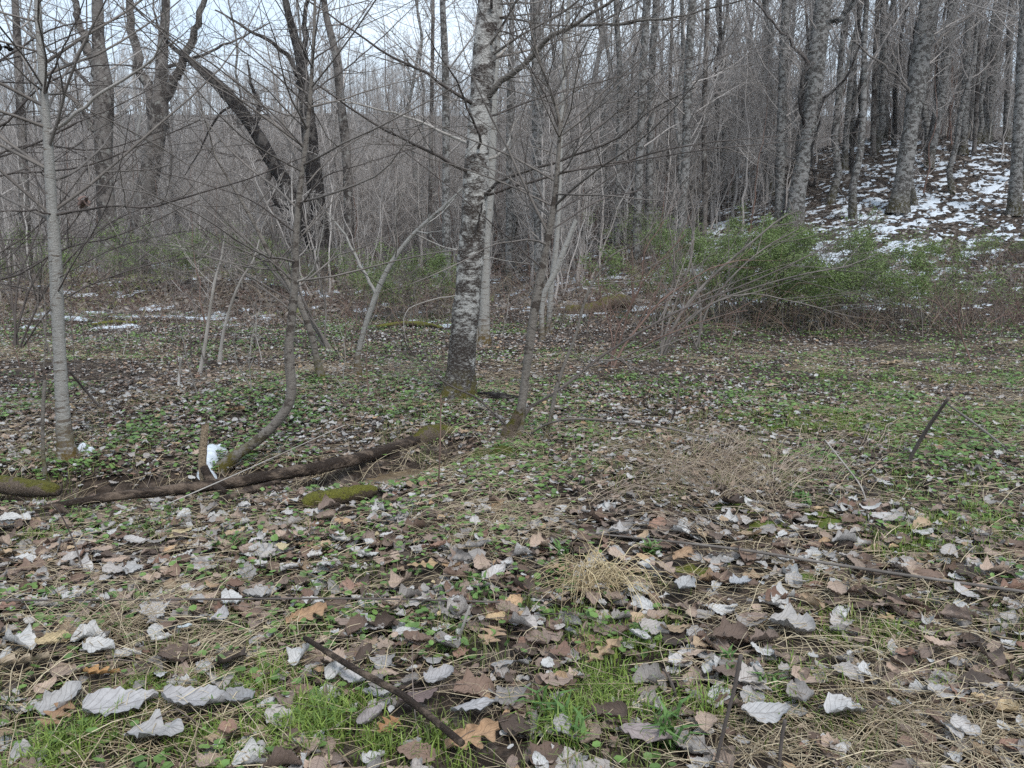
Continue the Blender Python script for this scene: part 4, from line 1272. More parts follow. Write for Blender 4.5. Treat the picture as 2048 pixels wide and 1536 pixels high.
log_px('mossy_log', 'short log thick with yellow-green moss at the edge of the brown pool', 'log',
       [(606, 1012, 4.62, 26, 0), (630, 1003, 4.66, 38, 0), (675, 995, 4.72, 34, 0), (720, 986, 4.8, 34, 0), (752, 980, 4.86, 20, 0)], M_mossfull, seed=26, n=30, sides=14, wob=.3)
log_px('mossy_log', 'grey log with mossy end jutting in at the left edge', 'log',
       [(-160, 948, 5.25, 42, 0), (-60, 960, 5.2, 40, 0), (30, 972, 5.15, 38, 0), (90, 978, 5.1, 34, 0), (118, 982, 5.08, 22, 0)], M_mosslog, seed=27, n=30, sides=14, wob=.2)
log_px('fallen_branch', 'charcoal-dark flattened branch lying right of the mottled trunk', 'branch',
       [(948, 795, None, 12, .03), (985, 802, None, 20, .04), (1040, 806, None, 14, .03)], M_dark, seed=28, n=16, sides=9, wob=.3)
log_px('mossy_log', 'mossy fallen log with snow in the distance at the hill foot', 'log',
       [(1130, 655, 17.2, 22, .1), (1180, 640, 17.2, 26, .2), (1240, 620, 17.4, 28, .2), (1265, 625, 17.4, 16, .1)], M_mosslog, seed=29, n=20, sides=10, wob=.35)
log_px('mossy_log', 'golden mossy log low on the clearing left of the mottled trunk', 'log',
       [(755, 660, None, 8, .05), (800, 655, None, 12, .06), (850, 656, None, 12, .06), (885, 662, None, 6, .05)], M_mossfull, seed=30, n=20, sides=10, wob=.35)
log_px('mossy_log', 'golden mossy strip of wood beside the snow patch at left', 'log',
       [(185, 652, None, 6, .03), (225, 650, None, 10, .04), (270, 649, None, 7, .03)], M_mossfull, seed=31, n=20, sides=10, wob=.35)
log_px('fallen_branch', 'thin grey pole lying flat in front of the dark straight tree', 'branch',
       [(470, 598, None, 6, .05), (540, 606, None, 7, .05), (590, 610, None, 6, .05)], M_brn, seed=32, n=12, sides=7)
log_px('mossy_root', 'low green mossy hummock under the broken stump', 'moss hummock',
       [(930, 925, None, 10, -.03), (970, 912, None, 50, -.03), (1020, 908, None, 46, -.03), (1060, 905, None, 10, -.04)], moss_wood('hummock', (.05, .04, .03), (.085, .095, .016), .36, .48), seed=33, n=24, sides=14, wob=.4)

# sticks
sticks = [
    ('stick', 'straight dark stake leaning right, stuck in the grass at right', 'stick', [(1812, 932, None, 9, 0), (1850, 865, -.1, 10, 0), (1897, 796, -.2, 8, 0)], M_twig_d),
    ('stick', 'thin grey stick slanting to the ground from the leaning stake', 'stick', [(1895, 808, 6.7, 5, 0), (1960, 855, 6.2, 6, 0), (2060, 935, 5.4, 6, 0)], M_twig),
    ('stick', 'brown stick slanting across the leaves at the bottom, left of centre', 'stick', [(612, 1345, None, 13, .13), (700, 1396, None, 17, .12), (810, 1462, None, 19, .11), (925, 1555, None, 20, .10)], M_wood),
    ('stick', 'tall dark dead stem standing up at the bottom right', 'stick', [(1425, 1545, None, 10, -.02), (1450, 1450, 2.14, 10, 0), (1468, 1380, 2.14, 10, 0), (1482, 1310, 2.14, 11, 0)], M_twig_d),
    ('stick', 'short dark dead stem standing at the bottom edge, right', 'stick', [(1557, 1560, None, 9, -.02), (1562, 1490, 2.12, 10, 0), (1570, 1440, 2.12, 10, 0)], M_twig_d),
    ('stick', 'small dark split stub in the leaves left of the tall dead stem', 'stick', [(1350, 1415, None, 10, -.02), (1350, 1385, 2.48, 8, 0), (1335, 1350, 2.48, 6, 0), (1326, 1338, 2.48, 5, 0)], M_twig_d),
    ('stick', 'long thin grey rod lying across the grass at right', 'stick', [(1170, 1085, None, 4, .05), (1340, 1108, None, 6, .06), (1500, 1131, None, 7, .07), (1750, 1172, None, 8, .07), (2070, 1214, None, 8, .06)], M_twig),
    ('stick', 'long dark straight stem lying level across the left foreground', 'stick', [(-60, 1234, None, 5, .07), (300, 1236, None, 5, .08), (700, 1235, None, 5, .08), (1000, 1233, None, 5, .06)], M_twig_d),
    ('stick', 'thin dark leaning stem below the left end of the long log', 'stick', [(172, 1155, None, 4, -.02), (150, 1090, 3.7, 4, 0), (125, 1035, 3.65, 3, 0), (108, 1010, 3.62, 3, 0)], M_twig_d),
    ('stick', 'thin dark stick leaning over the leaves right of the pale left tree', 'stick', [(205, 820, None, 5, 0), (170, 780, 7.2, 6, 0), (138, 742, 6.9, 5, 0)], M_twig_d),
    ('stick', 'reddish dead stalk standing upright before the brown pool', 'stick', [(876, 985, None, 4, -.02), (880, 900, 4.85, 4, 0), (882, 790, 4.85, 3, 0)], M_twig_r),
    ('stick', 'grey bent rod arching low over the ground right of the stump', 'stick', [(1060, 870, 6.2, 4, 0), (1090, 850, 6.1, 5, 0), (1150, 838, 6.0, 5, 0), (1300, 850, 5.9, 5, 0), (1430, 880, 5.8, 4, 0), (1520, 915, 5.6, 4, 0)], M_twig),
    ('stick', 'dark curved stem rising out of the grass right of the fanning shrub', 'stick', [(1340, 850, None, 4, 0), (1352, 815, 6.8, 5, 0), (1358, 780, 6.8, 4, 0), (1375, 735, 6.8, 3, 0)], M_twig_d),
    ('stick', 'pale stick bent to a hoop over the straw, right of the leaning grass', 'stick', [(1740, 1050, None, 4, 0), (1725, 980, 4.75, 4, 0), (1690, 930, 4.85, 4, 0), (1650, 880, 5.0, 3, 0)], M_twig_p),
    ('stick', 'short pale snapped stub standing in the clearing left of the bent sapling', 'stick', [(357, 780, None, 7, 0), (359, 745, 8.4, 6, 0), (363, 715, 8.4, 5, 0)], M_twig_p),
    ('stick', 'pale straw stick standing in the grass left of the bright grass tuft', 'stick', [(918, 1280, None, 7, 0), (930, 1240, 2.95, 7, 0), (940, 1212, 2.95, 6, 0)], M_twig_p),
    ('stick', 'long thin pale stem slanting from the log up to the right', 'stick', [(330, 1010, 4.6, 2.5, 0), (480, 945, 4.75, 3, 0), (690, 850, 4.9, 2, 0)], M_twig_p),
]
for nm, lab, cat, p, mt in sticks:
    q = []
    y_prev = None
    for (a_, b_, Yd, w, lift) in p:
        if Yd is not None and Yd < 0: Yd = y_prev + Yd
        q.append((a_, b_, Yd, w * .84, lift))
        y_prev = Yd if Yd is not None else ground_at(a_, b_)[1]
    log_px(nm, lab, cat, q, mt, n=22, sides=7, wob=.18, seed=len(lab))


def snow_lump(label, cx_, cy_, lobes, seed):
    """a little heap of old snow: overlapping lobes merged on a grid as one rounded, closed cap"""
    b = ground_at(cx_, cy_)
    xs = np.linspace(-.45, .45, 60); ys = np.linspace(-.5, .5, 60)
    X, Y = np.meshgrid(xs, ys)
    H = np.full(X.shape, -1.0)
    for (px, py, r, h) in lobes:
        p = ground_at(px, py)
        d = np.hypot(X + b[0] - p[0], (Y + b[1] - p[1]) * .8) / r
        H = np.maximum(H, h * (1 - d ** 2))
    H = H + (fbm(X * 9 + seed, Y * 9, 95, 3) - .5) * .05
    top = terrain(X + b[0], Y + b[1]) - b[2] + np.clip(H, -.03, .08)
    g = Geo(); n_ = 60
    i_ = np.arange(n_ - 1)[:, None] * n_ + np.arange(n_ - 1)[None]
    q_ = np.stack([i_, i_ + 1, i_ + n_ + 1, i_ + n_], -1).reshape(-1, 4)
    q_ = q_[(H.ravel()[q_] > -.02).any(1)]
    used, inv = np.unique(q_, return_inverse=True)
    g.add(np.stack([X, Y, top], -1).reshape(-1, 3)[used], inv.reshape(-1, 4))
    o = obj('snow_patch', g, M_snow, None, tuple(b)); tag(o, label, 'snow patch')


snow_lump('white snow patch curled between the broken stake and the bent sapling', 425, 925, [(425, 912, .08, .10), (418, 930, .07, .10), (412, 948, .06, .08), (440, 905, .06, .07), (420, 962, .05, .07), (470, 925, .05, .06)], 3)
snow_lump('small crumb of snow beside the butt of the pale left tree', 172, 908, [(168, 905, .05, .07), (182, 910, .045, .06)], 5)

# ------------------------------------------------------------------ fallen leaves
def leaf_proto(rng, kind, nu, nv):
    u = np.linspace(0, 1, nu); v = np.linspace(-1, 1, nv)
    U, Vv = np.meshgrid(u, v, indexing='ij')
    if kind == 'oak':
        w = .33 * np.sin(pi * np.clip(U, .015, .985)) ** .55 * (.68 + .48 * np.cos(2 * pi * (U * 3.6 + .1)) * np.abs(Vv) ** .6)
        sw = .06
    elif kind == 'lobed':
        w = .50 * np.sin(pi * np.clip(U, .02, .985) ** .85) ** .6 * (.86 + .20 * np.cos(2 * pi * (U * 2.5)))
        sw = .10
    else:
        w = .31 * np.sin(pi * np.clip(U, .015, .985) ** .8) ** .75
        sw = 0
    if kind != 'oak': w = w * (1 + .10 * np.sin(U * rng.uniform(18, 30) + rng.uniform(0, 6)) + rng.normal(size=w.shape) * .03)
    X = U - .5 + sw * np.abs(Vv) * (1 - U) * np.sign(.6 - U) * .6
    Yv = Vv * w
    Z = np.zeros_like(X)
    for _ in range(3):
        kx, ky, ph = rng.normal() * 5, rng.normal() * 6, rng.uniform(0, 6.28)
        Z += np.sin(kx * X + ky * Yv + ph) * rng.uniform(.015, .04)
    for _ in range(2):
        kx, ky, ph = rng.normal() * 13, rng.normal() * 13, rng.uniform(0, 6.28)
        Z += np.sin(kx * X + ky * Yv + ph) * .014
    fr = (U * 7 - np.abs(Vv) * 2.2) % 1.0
    Z += .022 * np.sin(2 * pi * fr) * np.abs(Vv) ** .7 * (kind != 'oak')        # ribs between the side veins
    Z += np.abs(Vv) ** 3 * rng.uniform(-.03, .16) * (Vv > 0) + np.abs(Vv) ** 3 * rng.uniform(-.03, .16) * (Vv < 0)   # rims curl
    cu = rng.uniform(-4.0, 6.0) if kind != 'oak' else rng.uniform(-1.0, 1.8)
    cu = cu if abs(cu) > .3 else .3
    ang = Yv * cu
    Y2 = np.sin(ang) / cu; Z2 = (1 - np.cos(ang)) / cu
    cl = rng.uniform(-1.6, 2.2) if kind != 'oak' else rng.uniform(-.6, 1.0)
    cl = cl if abs(cl) > .2 else .2
    a2 = X * cl
    X2 = np.sin(a2) / cl; Z3 = (1 - np.cos(a2)) / cl
    Zt = Z + Z2 + Z3 + rng.uniform(-.1, .1) * X * Yv * 8
    # one corner folds over now and then
    Zt = Zt - np.median(Zt); Zt = np.where(Zt < 0, Zt * .5, Zt) * .85
    V = np.stack([X2, Y2, Zt - Zt.min() * .8], -1).reshape(-1, 3)
    i_ = np.arange(nu - 1)[:, None] * nv + np.arange(nv - 1)[None]
    q_ = np.stack([i_, i_ + nv, i_ + nv + 1, i_ + 1], -1).reshape(-1, 4)
    return V, np.stack([U.ravel(), Vv.ravel()], -1), q_


def rot_mats(rng, K, tilt):
    yaw = rng.uniform(0, 2 * pi, K); ax = rng.uniform(0, 2 * pi, K); ti = np.abs(rng.normal(size=K)) * tilt
    cy, sy = np.cos(yaw), np.sin(yaw); z0 = np.zeros(K); o1 = np.ones(K)
    Rz = np.stack([np.stack([cy, -sy, z0], -1), np.stack([sy, cy, z0], -1), np.stack([z0, z0, o1], -1)], 1)
    kx, ky = np.cos(ax), np.sin(ax); c, s = np.cos(ti), np.sin(ti)
    Rt = np.stack([np.stack([c + kx * kx * (1 - c), kx * ky * (1 - c), ky * s], -1), np.stack([kx * ky * (1 - c), c + ky * ky * (1 - c), -kx * s], -1), np.stack([-ky * s, kx * s, c], -1)], 1)
    return Rt @ Rz


LEAFCOL = np.array([(.44, .415, .40), (.32, .29, .27), (.58, .56, .54), (.25, .185, .15), (.18, .12, .09), (.35, .262, .205), (.10, .07, .055), (.48, .32, .19), (.36, .26, .17), (.06, .045, .037), (.25, .15, .11)])
LEAFP = np.array([.17, .14, .10, .14, .13, .13, .07, .02, .03, .03, .04])

rl = np.random.default_rng(909)


def leaf_field(y0, y1, dens):
    ar = .5 * ((1.36 * y0 + 2.6) + (1.36 * y1 + 2.6)) * (y1 - y0)
    K = int(ar * dens)
    y = y0 + (y1 - y0) * rl.random(K) ** .8
    x = (rl.random(K) * 2 - 1) * (.68 * y + 1.3)
    m = fbm(x * 1.1, y * 1.1, 101, 3) * .7 + fbm(x * .3, y * .3, 105, 2) * .5
    keep = rl.random(K) < sstep(.38, .66, m) * .6 + .42 - .22 * sstep(1, 5, x) * sstep(3.5, 7, y)
    x, y = x[keep], y[keep]
    return x, y


def leaf_colors(K):
    c = LEAFCOL[rl.choice(len(LEAFCOL), K, p=LEAFP)]
    return np.minimum(c * rl.uniform(.68, 1.38, K)[:, None], np.array([.52, .505, .49]))


near = [leaf_proto(np.random.default_rng(700 + k), ('lobed', 'oval', 'oval', 'oval')[k % 4], 15, 9) for k in range(22)]
oaks = [leaf_proto(np.random.default_rng(740 + k), 'oak', 27, 7) for k in range(5)]
mids = [leaf_proto(np.random.default_rng(760 + k), ('lobed', 'oval')[k % 2], 6, 4) for k in range(14)]

# distinct leaves one can point at
def proto_mesh(p, name):
    g_ = Geo(); g_.add(p[0], p[2], uv=p[1]); return g_.mesh(name, M_leaf)


near_me = [proto_mesh(p, 'dead_leaf') for p in near]
oak_me = [proto_mesh(p, 'oak_leaf') for p in oaks]


KEEP = []


def lay_leaf(me, px, py, wpx, rz, col, tilt=.12, lift=.012, pitch=0.0):
    p = ground_at(px, py)
    s = wpx * p[1] / F
    o = bpy.data.objects.new(me.name.split('.')[0], me); C.objects.link(o)
    o.location = (p[0], p[1], p[2] + lift + .036); o.scale = (s, s, s)
    KEEP.append((p[0], p[1], s))
    o.rotation_euler = (pitch + rl.normal() * tilt, rl.normal() * tilt, rz)
    o['tint'] = [float(c_) * .82 for c_ in col]
    return o


for lab, px, py, w, rz, k, col in [
        ('bright orange-tan oak leaf in the grass at the lower left', 205, 1372, 78, .05, 0, (.58, .33, .14)),
        ('large tan oak leaf with deep lobes just under the level dark stem', 615, 1258, 92, .5, 1, (.46, .29, .17)),
        ('tan oak leaf near the centre, above the curled grey leaves', 985, 1295, 84, 1.2, 2, (.45, .30, .19)),
        ('pale tan pointed oak leaf below the bright green grass tuft', 1208, 1335, 100, .5, 3, (.50, .35, .22)),
        ('small yellow-tan oak leaf left of centre in the litter', 845, 1150, 66, .2, 4, (.50, .34, .19)),
        ('tan oak leaf right of the arching straw clump', 1366, 1132, 66, .7, 1, (.44, .29, .18)),
        ('small tan oak leaf left of the arching straw clump', 1112, 1158, 58, 2.8, 2, (.42, .28, .17)),
        ('faded tan leaf on the far bank of the brook, left of the bent sapling', 470, 833, 42, .1, 0, (.46, .30, .18)),
        ('orange leaf half hidden by grass at the right', 1770, 1258, 50, .4, 4, (.50, .34, .2)),
        ('flat tan leaf far out on the right of the clearing', 1780, 736, 50, 0, 3, (.48, .36, .24)),
        ('small tan leaf in the green plants, mid right', 1545, 780, 42, .3, 2, (.48, .36, .26)),
        ('cut-off pale tan leaf at the left edge of the foreground', 45, 1350, 110, .3, 0, (.50, .40, .29)),
        ('brown ribbed leaf at the lower left under the grey leaves', 115, 1468, 92, 1.4, 3, (.36, .22, .13)),
        ('tan curled oak leaf at the bottom edge, end of the slanting stick', 945, 1512, 130, .4, 1, (.46, .29, .17)),
        ('orange-brown twisted leaf behind the slanting stick', 778, 1482, 66, .9, 2, (.40, .21, .10))]:
    tag(lay_leaf(oak_me[k], px, py, w, rz, col), lab, 'leaf', 'tan oak leaves')
for lab, px, py, w, rz, k, col in [
        ('big silver-grey leaf with folded edge at the lower left corner', 128, 1436, 112, .9, 0, (.46, .44, .43)),
        ('long silver leaf slanting up at the lower left', 245, 1446, 150, .5, 1, (.50, .48, .48)),
        ('wide pale grey leaf with brown underside, right of the long silver leaf', 390, 1440, 140, .1, 2, (.47, .45, .45)),
        ('striped dark and silver leaf next to the wide pale leaf', 480, 1430, 90, 2.6, 3, (.33, .32, .32)),
        ('large grey leaf lying at the bottom left edge', 310, 1500, 125, .15, 4, (.44, .42, .41)),
        ('wrinkled silver leaf at the bottom, right of the slanting stick', 950, 1452, 110, .2, 5, (.48, .46, .46)),
        ('grey-brown curled leaf left of the slanting stick bottom', 740, 1470, 95, 1.2, 6, (.36, .32, .31)),
        ('purple-brown dark leaf above the slanting stick', 840, 1425, 95, .6, 7, (.22, .16, .15)),
        ('smooth grey leaf lying flat among the moss at right', 1580, 1282, 96, -.4, 8, (.46, .43, .41)),
        ('pale crumpled leaf between the two dead stems at the bottom right', 1530, 1462, 110, -.1, 9, (.52, .50, .49)),
        ('crumpled whitish leaf right of the short dead stem', 1690, 1458, 120, .4, 10, (.55, .53, .52)),
        ('silver leaf pile top beside the tan oak leaf at right', 1370, 1195, 70, 1.0, 11, (.46, .45, .45)),
        ('small bluish silver leaf fallen near the centre right', 1480, 1190, 52, .2, 12, (.42, .43, .45)),
        ('grey leaf upright on edge beside the blue-white scrap', 440, 1265, 64, 1.3, 13, (.45, .43, .43)),
        ('pale blue-white leaf scrap at the left under the level stem', 372, 1282, 30, .4, 2, (.62, .67, .69)),
        ('long grey-brown leaf at the bottom centre-right edge', 1290, 1508, 120, -.3, 5, (.38, .31, .30)),
        ('round grey leaf with curled rim above the wrinkled silver leaf', 880, 1385, 80, .5, 0, (.44, .42, .42))]:
    tag(lay_leaf(near_me[k], px, py, w, rz, col, lift=.02), lab, 'leaf', 'large grey leaves')

# the rest of the litter: the 260 that show largest as objects, the others as one mass
fx, fy, fs, flod = [], [], [], []
for y0, y1, dens, lo, hi, lod in ((1.5, 4.6, 500, .03, .15, 0), (4.6, 9, 780, .025, .085, 1), (9, 21, 360, .025, .08, 2)):
    x, y = leaf_field(y0, y1, dens)
    fx.append(x); fy.append(y); fs.append(lo + (hi - lo) * rl.random(len(x)) ** (2.4 if lod == 0 else 1.8)); flod.append(np.full(len(x), lod))
fx = np.concatenate(fx); fy = np.concatenate(fy); fs = np.concatenate(fs); flod = np.concatenate(flod)
inwater = (np.hypot(fx - pool[0], (fy - pool[1]) * 1.2) < .26)
for kx_, ky_, ks_ in KEEP:
    inwater |= np.hypot(fx - kx_, (fy - ky_ + .3 * ks_) * .75) < ks_ * .52 + fs * .34
for lg in LOGS:
    inwater |= seg_dist(fx, fy, lg[:, :2]) < lg[:, 3].max() * 1.25 + .035
inwater |= (seg_dist(fx, fy, GULLY) < .3) & (fx < -.4) & (rl.random(len(fx)) < .85)
fx, fy, fs, flod = fx[~inwater], fy[~inwater], fs[~inwater], flod[~inwater]
fz = terrain(fx, fy) + rl.random(len(fx)) ** 1.3 * .045 + .002
fcol = leaf_colors(len(fx))
inframe = (np.abs(fx) < .62 * fy) & (fy > 2.25)
score = np.where(inframe, fs / fy, 0)
big = np.argsort(-score)[:258]
isbig = np.zeros(len(fx), bool); isbig[big] = True
used_k = set()
for i_ in big:
    k = int(i_) % len(near_me) if len(used_k) >= len(near_me) else len(used_k)
    used_k.add(k)
    o = bpy.data.objects.new('dead_leaf', near_me[k]); C.objects.link(o)
    o.parent = ground
    o.location = (fx[i_], fy[i_], fz[i_] + .012); s = fs[i_]; o.scale = (s, s, s)
    o.rotation_euler = (rl.normal() * .13, rl.normal() * .13, rl.uniform(0, 6.28))
    o['tint'] = [float(c_) for c_ in fcol[i_]]


rest = np.where(~isbig)[0]
K = len(rest)
tilt = np.where(flod[rest] == 0, .15, .18)
scatter('leaf_litter', 'matted carpet of dead leaves covering the clearing', [(m_,) for m_ in near_me], np.stack([fx[rest], fy[rest], fz[rest]], -1),
        np.stack([rl.normal(size=K) * tilt, rl.normal(size=K) * tilt, rl.uniform(0, 2 * pi, K)], -1), fs[rest], rl.integers(0, len(near_me), K), tint=fcol[rest], parent=ground)

# litter on the slope and far floor: sparse small leaves
K = 24000
y = rl.uniform(18, 36, K); x = rl.uniform(-.7, .75, K) * y
v, q, col = leaf_quads(rl, np.stack([x, y, terrain(x, y) + .045], -1), .15, (.10, .083, .072), (.32, .285, .26), .1)
g = Geo(); g.add(v, q, col=col)
o = obj('leaf_litter', g, M_straw, ground, smooth=False); o['kind'] = 'stuff'

# ------------------------------------------------------------------ green ground plants, grass, moss, straw
rg = np.random.default_rng(1001)


def round_leaves(g_, x, y, z, size, col, six):
    K = len(x)
    Rm = rot_mats(rg, K, .38)
    k = 6 if six else 4
    a_ = np.arange(k) * 2 * pi / k + .3
    ring = np.stack([np.cos(a_) * .5, np.sin(a_) * .42, np.full(k, .07)], -1)
    if six: ring = np.concatenate([ring, [[0, 0, -.04]]])
    W = np.einsum('kij,nj->kni', Rm, ring) * size[:, None, None] + np.stack([x, y, z], -1)[:, None]
    m = len(ring)
    if six:
        tr = np.array([(6, i_, (i_ + 1) % 6) for i_ in range(6)])
        T = (tr[None] + (np.arange(K) * m)[:, None, None]).reshape(-1, 3)
        g_.add(W.reshape(-1, 3), tris=T, col=np.repeat(col, m, 0))
    else:
        g_.add(W.reshape(-1, 3), np.arange(K * 4).reshape(-1, 4), col=np.repeat(col, m, 0))


g = Geo()
for y0, y1, ncl, per, six in ((1.7, 5, 330, 20, True), (5, 9.5, 2000, 17, False), (9.5, 19, 3800, 12, False)):
    cy = y0 + (y1 - y0) * rg.random(ncl) ** .85
    cx_ = (rg.random(ncl) * 2 - 1) * (.68 * cy + 1.2)
    m = fbm(cx_ * .8, cy * .8, 121, 3) - .0 + .10 * sstep(-.5, 3, cx_) + .05 * sstep(4, 8, cy)
    k_ = m > .515
    cx_, cy = cx_[k_], cy[k_]
    x = np.repeat(cx_, per) + rg.normal(size=len(cx_) * per) * .10; y = np.repeat(cy, per) + rg.normal(size=len(cx_) * per) * .10
    k_ = (seg_dist(x, y, GULLY) > .32) | (x > -.3)
    x, y = x[k_], y[k_]
    sz = rg.uniform(.018, .045, len(x)) * (1 if six else 1.25)
    t = rg.random(len(x))[:, None]
    col = (np.array([.08, .15, .04]) * (1 - t) + np.array([.20, .33, .085]) * t)
    round_leaves(g, x, y, terrain(x, y) + rg.uniform(.01, .06, len(x)), sz, col, six)
o = obj('ground_cover', g, M_green, None, smooth=False); o['kind'] = 'stuff'; o['label'] = 'small round green leaves creeping through the dead leaves'


def grass(g_, cx_, cy, per, spread, h, colA, colB, w=.0022):
    K = len(cx_) * per
    x = np.repeat(cx_, per) + rg.normal(size=K) * spread; y = np.repeat(cy, per) + rg.normal(size=K) * spread
    z = terrain(x, y)
    az = rg.uniform(0, 2 * pi, K); L = h * rg.uniform(.5, 1.3, K); ln = rg.uniform(.25, 1.0, K)
    d = np.stack([np.cos(az), np.sin(az), np.zeros(K)], -1); s = np.stack([-np.sin(az), np.cos(az), np.zeros(K)], -1) * (w * rg.uniform(.7, 1.5, K))[:, None]
    b = np.stack([x, y, z], -1)
    mid = b + d * (L * ln * .35)[:, None] + np.array([0, 0, 1]) * (L * .62)[:, None]
    tip = b + d * (L * ln)[:, None] + np.array([0, 0, 1]) * (L * (1.02 - .45 * ln))[:, None]
    W = np.stack([b - s, b + s, mid + s * .8, mid - s * .8, tip], 1).reshape(-1, 3)
    base = np.arange(K)[:, None] * 5
    t = rg.random(K)[:, None]
    col = np.repeat(np.asarray(colA) * (1 - t) + np.asarray(colB) * t, 5, 0)
    g_.add(W, base + np.array([[0, 1, 2, 3]]), base + np.array([[3, 2, 4]]), col=col)


g = Geo()
N = 1100
cy = 1.7 + 6.5 * rg.random(N) ** .9; cx_ = (rg.random(N) * 2 - 1) * (.68 * cy + 1.1)
m = fbm(cx_ * .9, cy * .9, 131, 3) + .06 * sstep(0, 2, cx_)
k_ = m > .56
grass(g, cx_[k_], cy[k_], 30, .06, .075, (.08, .12, .025), (.27, .30, .10), .0017)
for px, py, nt_, hh in [(1230, 1300, 16, .07), (1180, 1390, 8, .06), (620, 1470, 14, .09), (700, 1450, 8, .08), (560, 1515, 9, .08), (430, 1510, 6, .07), (90, 1525, 12, .09), (820, 1490, 6, .08), (300, 1400, 8, .07), (1650, 830, 34, .06), (1590, 845, 28, .06), (1700, 850, 24, .06), (1750, 845, 20, .06), (1560, 830, 14, .06), (1480, 790, 16, .06), (1880, 760, 18, .06), (1700, 760, 20, .06), (1400, 800, 12, .06), (1960, 850, 16, .06), (1850, 900, 14, .06), (1830, 1090, 12, .07), (1600, 1400, 5, .08), (1240, 1430, 6, .09), (1140, 1480, 6, .1), (1340, 1470, 5, .1), (1980, 1060, 12, .08), (1760, 1290, 10, .07), (520, 1370, 8, .07), (1950, 950, 10, .06), (60, 1080, 6, .06)]:
    p = ground_at(px, py)
    sp = .09 * p[1] / 2.6
    grass(g, p[0] + rg.normal(size=nt_) * sp, p[1] + rg.normal(size=nt_) * sp, 40, .04, hh, (.09, .16, .025), (.29, .38, .08), .0021)
o = obj('grass', g, M_green, None, smooth=False); o['kind'] = 'stuff'; o['label'] = 'short fresh green grass tufts between the leaves'

# broad strap leaves near the camera
g = Geo()
for px, py, nb_, hh in [(1320, 1490, 14, .13), (1110, 1475, 12, .12), (960, 1200, 22, .08), (1290, 1110, 16, .08), (1130, 1120, 16, .07), (440, 1100, 10, .08), (1490, 1365, 12, .08), (1610, 1010, 12, .08), (270, 1060, 12, .06)]:
    p = ground_at(px, py)
    grass(g, np.full(3, p[0]) + rg.normal(size=3) * .05, np.full(3, p[1]) + rg.normal(size=3) * .05, nb_, .02, hh, (.07, .15, .035), (.16, .28, .08), .007)
o = obj('broad_leaves', g, M_green, None, smooth=False); o['kind'] = 'stuff'; o['label'] = 'broad green blades sprouting among the litter'


def straw(g_, x, y, L, h, wr, colA, colB, n=5, az=None, sides=3, zoff=.012):
    K = len(x)
    az = rg.uniform(0, 2 * pi, K) if az is None else az
    t = np.linspace(0, 1, n)[None]
    bend = rg.normal(size=K)[:, None] * .35
    aa = az[:, None] + bend * t
    dx = np.cumsum(np.concatenate([np.zeros((K, 1)), np.cos(aa[:, 1:])], 1), 1) / (n - 1); dy = np.cumsum(np.concatenate([np.zeros((K, 1)), np.sin(aa[:, 1:])], 1), 1) / (n - 1)
    X = x[:, None] + dx * L[:, None]; Y = y[:, None] + dy * L[:, None]
    Z = terrain(X, Y) + zoff + h[:, None] * np.sin(pi * np.clip(t * rg.uniform(.6, 1.0, K)[:, None], 0, 1))
    P = np.stack([X, Y, Z], -1); P[:, 1:-1] += rg.normal(size=(K, n - 2, 3)) * .004
    R = wr[:, None] * (1 - .5 * t) * np.ones((K, 1))
    tt = rg.random(K)[:, None]
    add_tubes(g_, P, R, sides, np.asarray(colA) * (1 - tt) + np.asarray(colB) * tt)


g = Geo()
N = 25000
y = 1.7 + 11 * rg.random(N) ** 1.25; x = (rg.random(N) * 2 - 1) * (.68 * y + 1.1)
m = fbm(x * .7, y * .7, 141, 3) + .06 * sstep(-1, 2, x)
k_ = rg.random(N) < sstep(.38, .62, m) * .9 + .12
x, y = x[k_], y[k_]; K = len(x)
straw(g, x, y, rg.uniform(.08, .55, K), rg.uniform(.0, .06, K), rg.uniform(.0010, .0024, K), (.27, .20, .12), (.70, .59, .41))
for px, py, K, L0, h0, sp in [ (1450, 960, 110, .35, .12, .30), (1330, 920, 70, .35, .12, .3), (1540, 1010, 60, .3, .1, .2), (250, 1245, 120, .25, .10, .09), (650, 1225, 70, .3, .04, .2), (380, 1330, 90, .22, .05, .09), (1850, 1440, 260, .2, .05, .14), (1600, 1500, 200, .2, .04, .18), (1000, 1060, 160, .3, .08, .25), (1560, 640, 200, .6, .3, .8), (1250, 1440, 90, .2, .04, .1), (1000, 1380, 80, .2, .04, .12)]:
    p = ground_at(px, py)
    x = p[0] + rg.normal(size=K) * sp; y = p[1] + rg.normal(size=K) * sp
    straw(g, x, y, L0 * rg.uniform(.6, 1.5, K), h0 * rg.uniform(.2, 1.3, K), rg.uniform(.0009, .0020, K) * max(1, p[1] / 5), (.27, .20, .14), (.58, .48, .33), n=7)
p = ground_at(1195, 1190)      # the arching straw tuft
for k in range(4):
    K = 34
    x = p[0] + rg.normal(size=K) * .04 + (k - 1.5) * .05; y = p[1] + rg.normal(size=K) * .03
    straw(g, x, y, .27 * rg.uniform(.5, 1.4, K), .18 * rg.uniform(.15, 1.2, K), rg.uniform(.0013, .0028, K), (.38, .28, .16), (.74, .61, .38), n=8, az=rg.normal(size=K) * 1.0 + (3.6 if k % 2 else -.5))
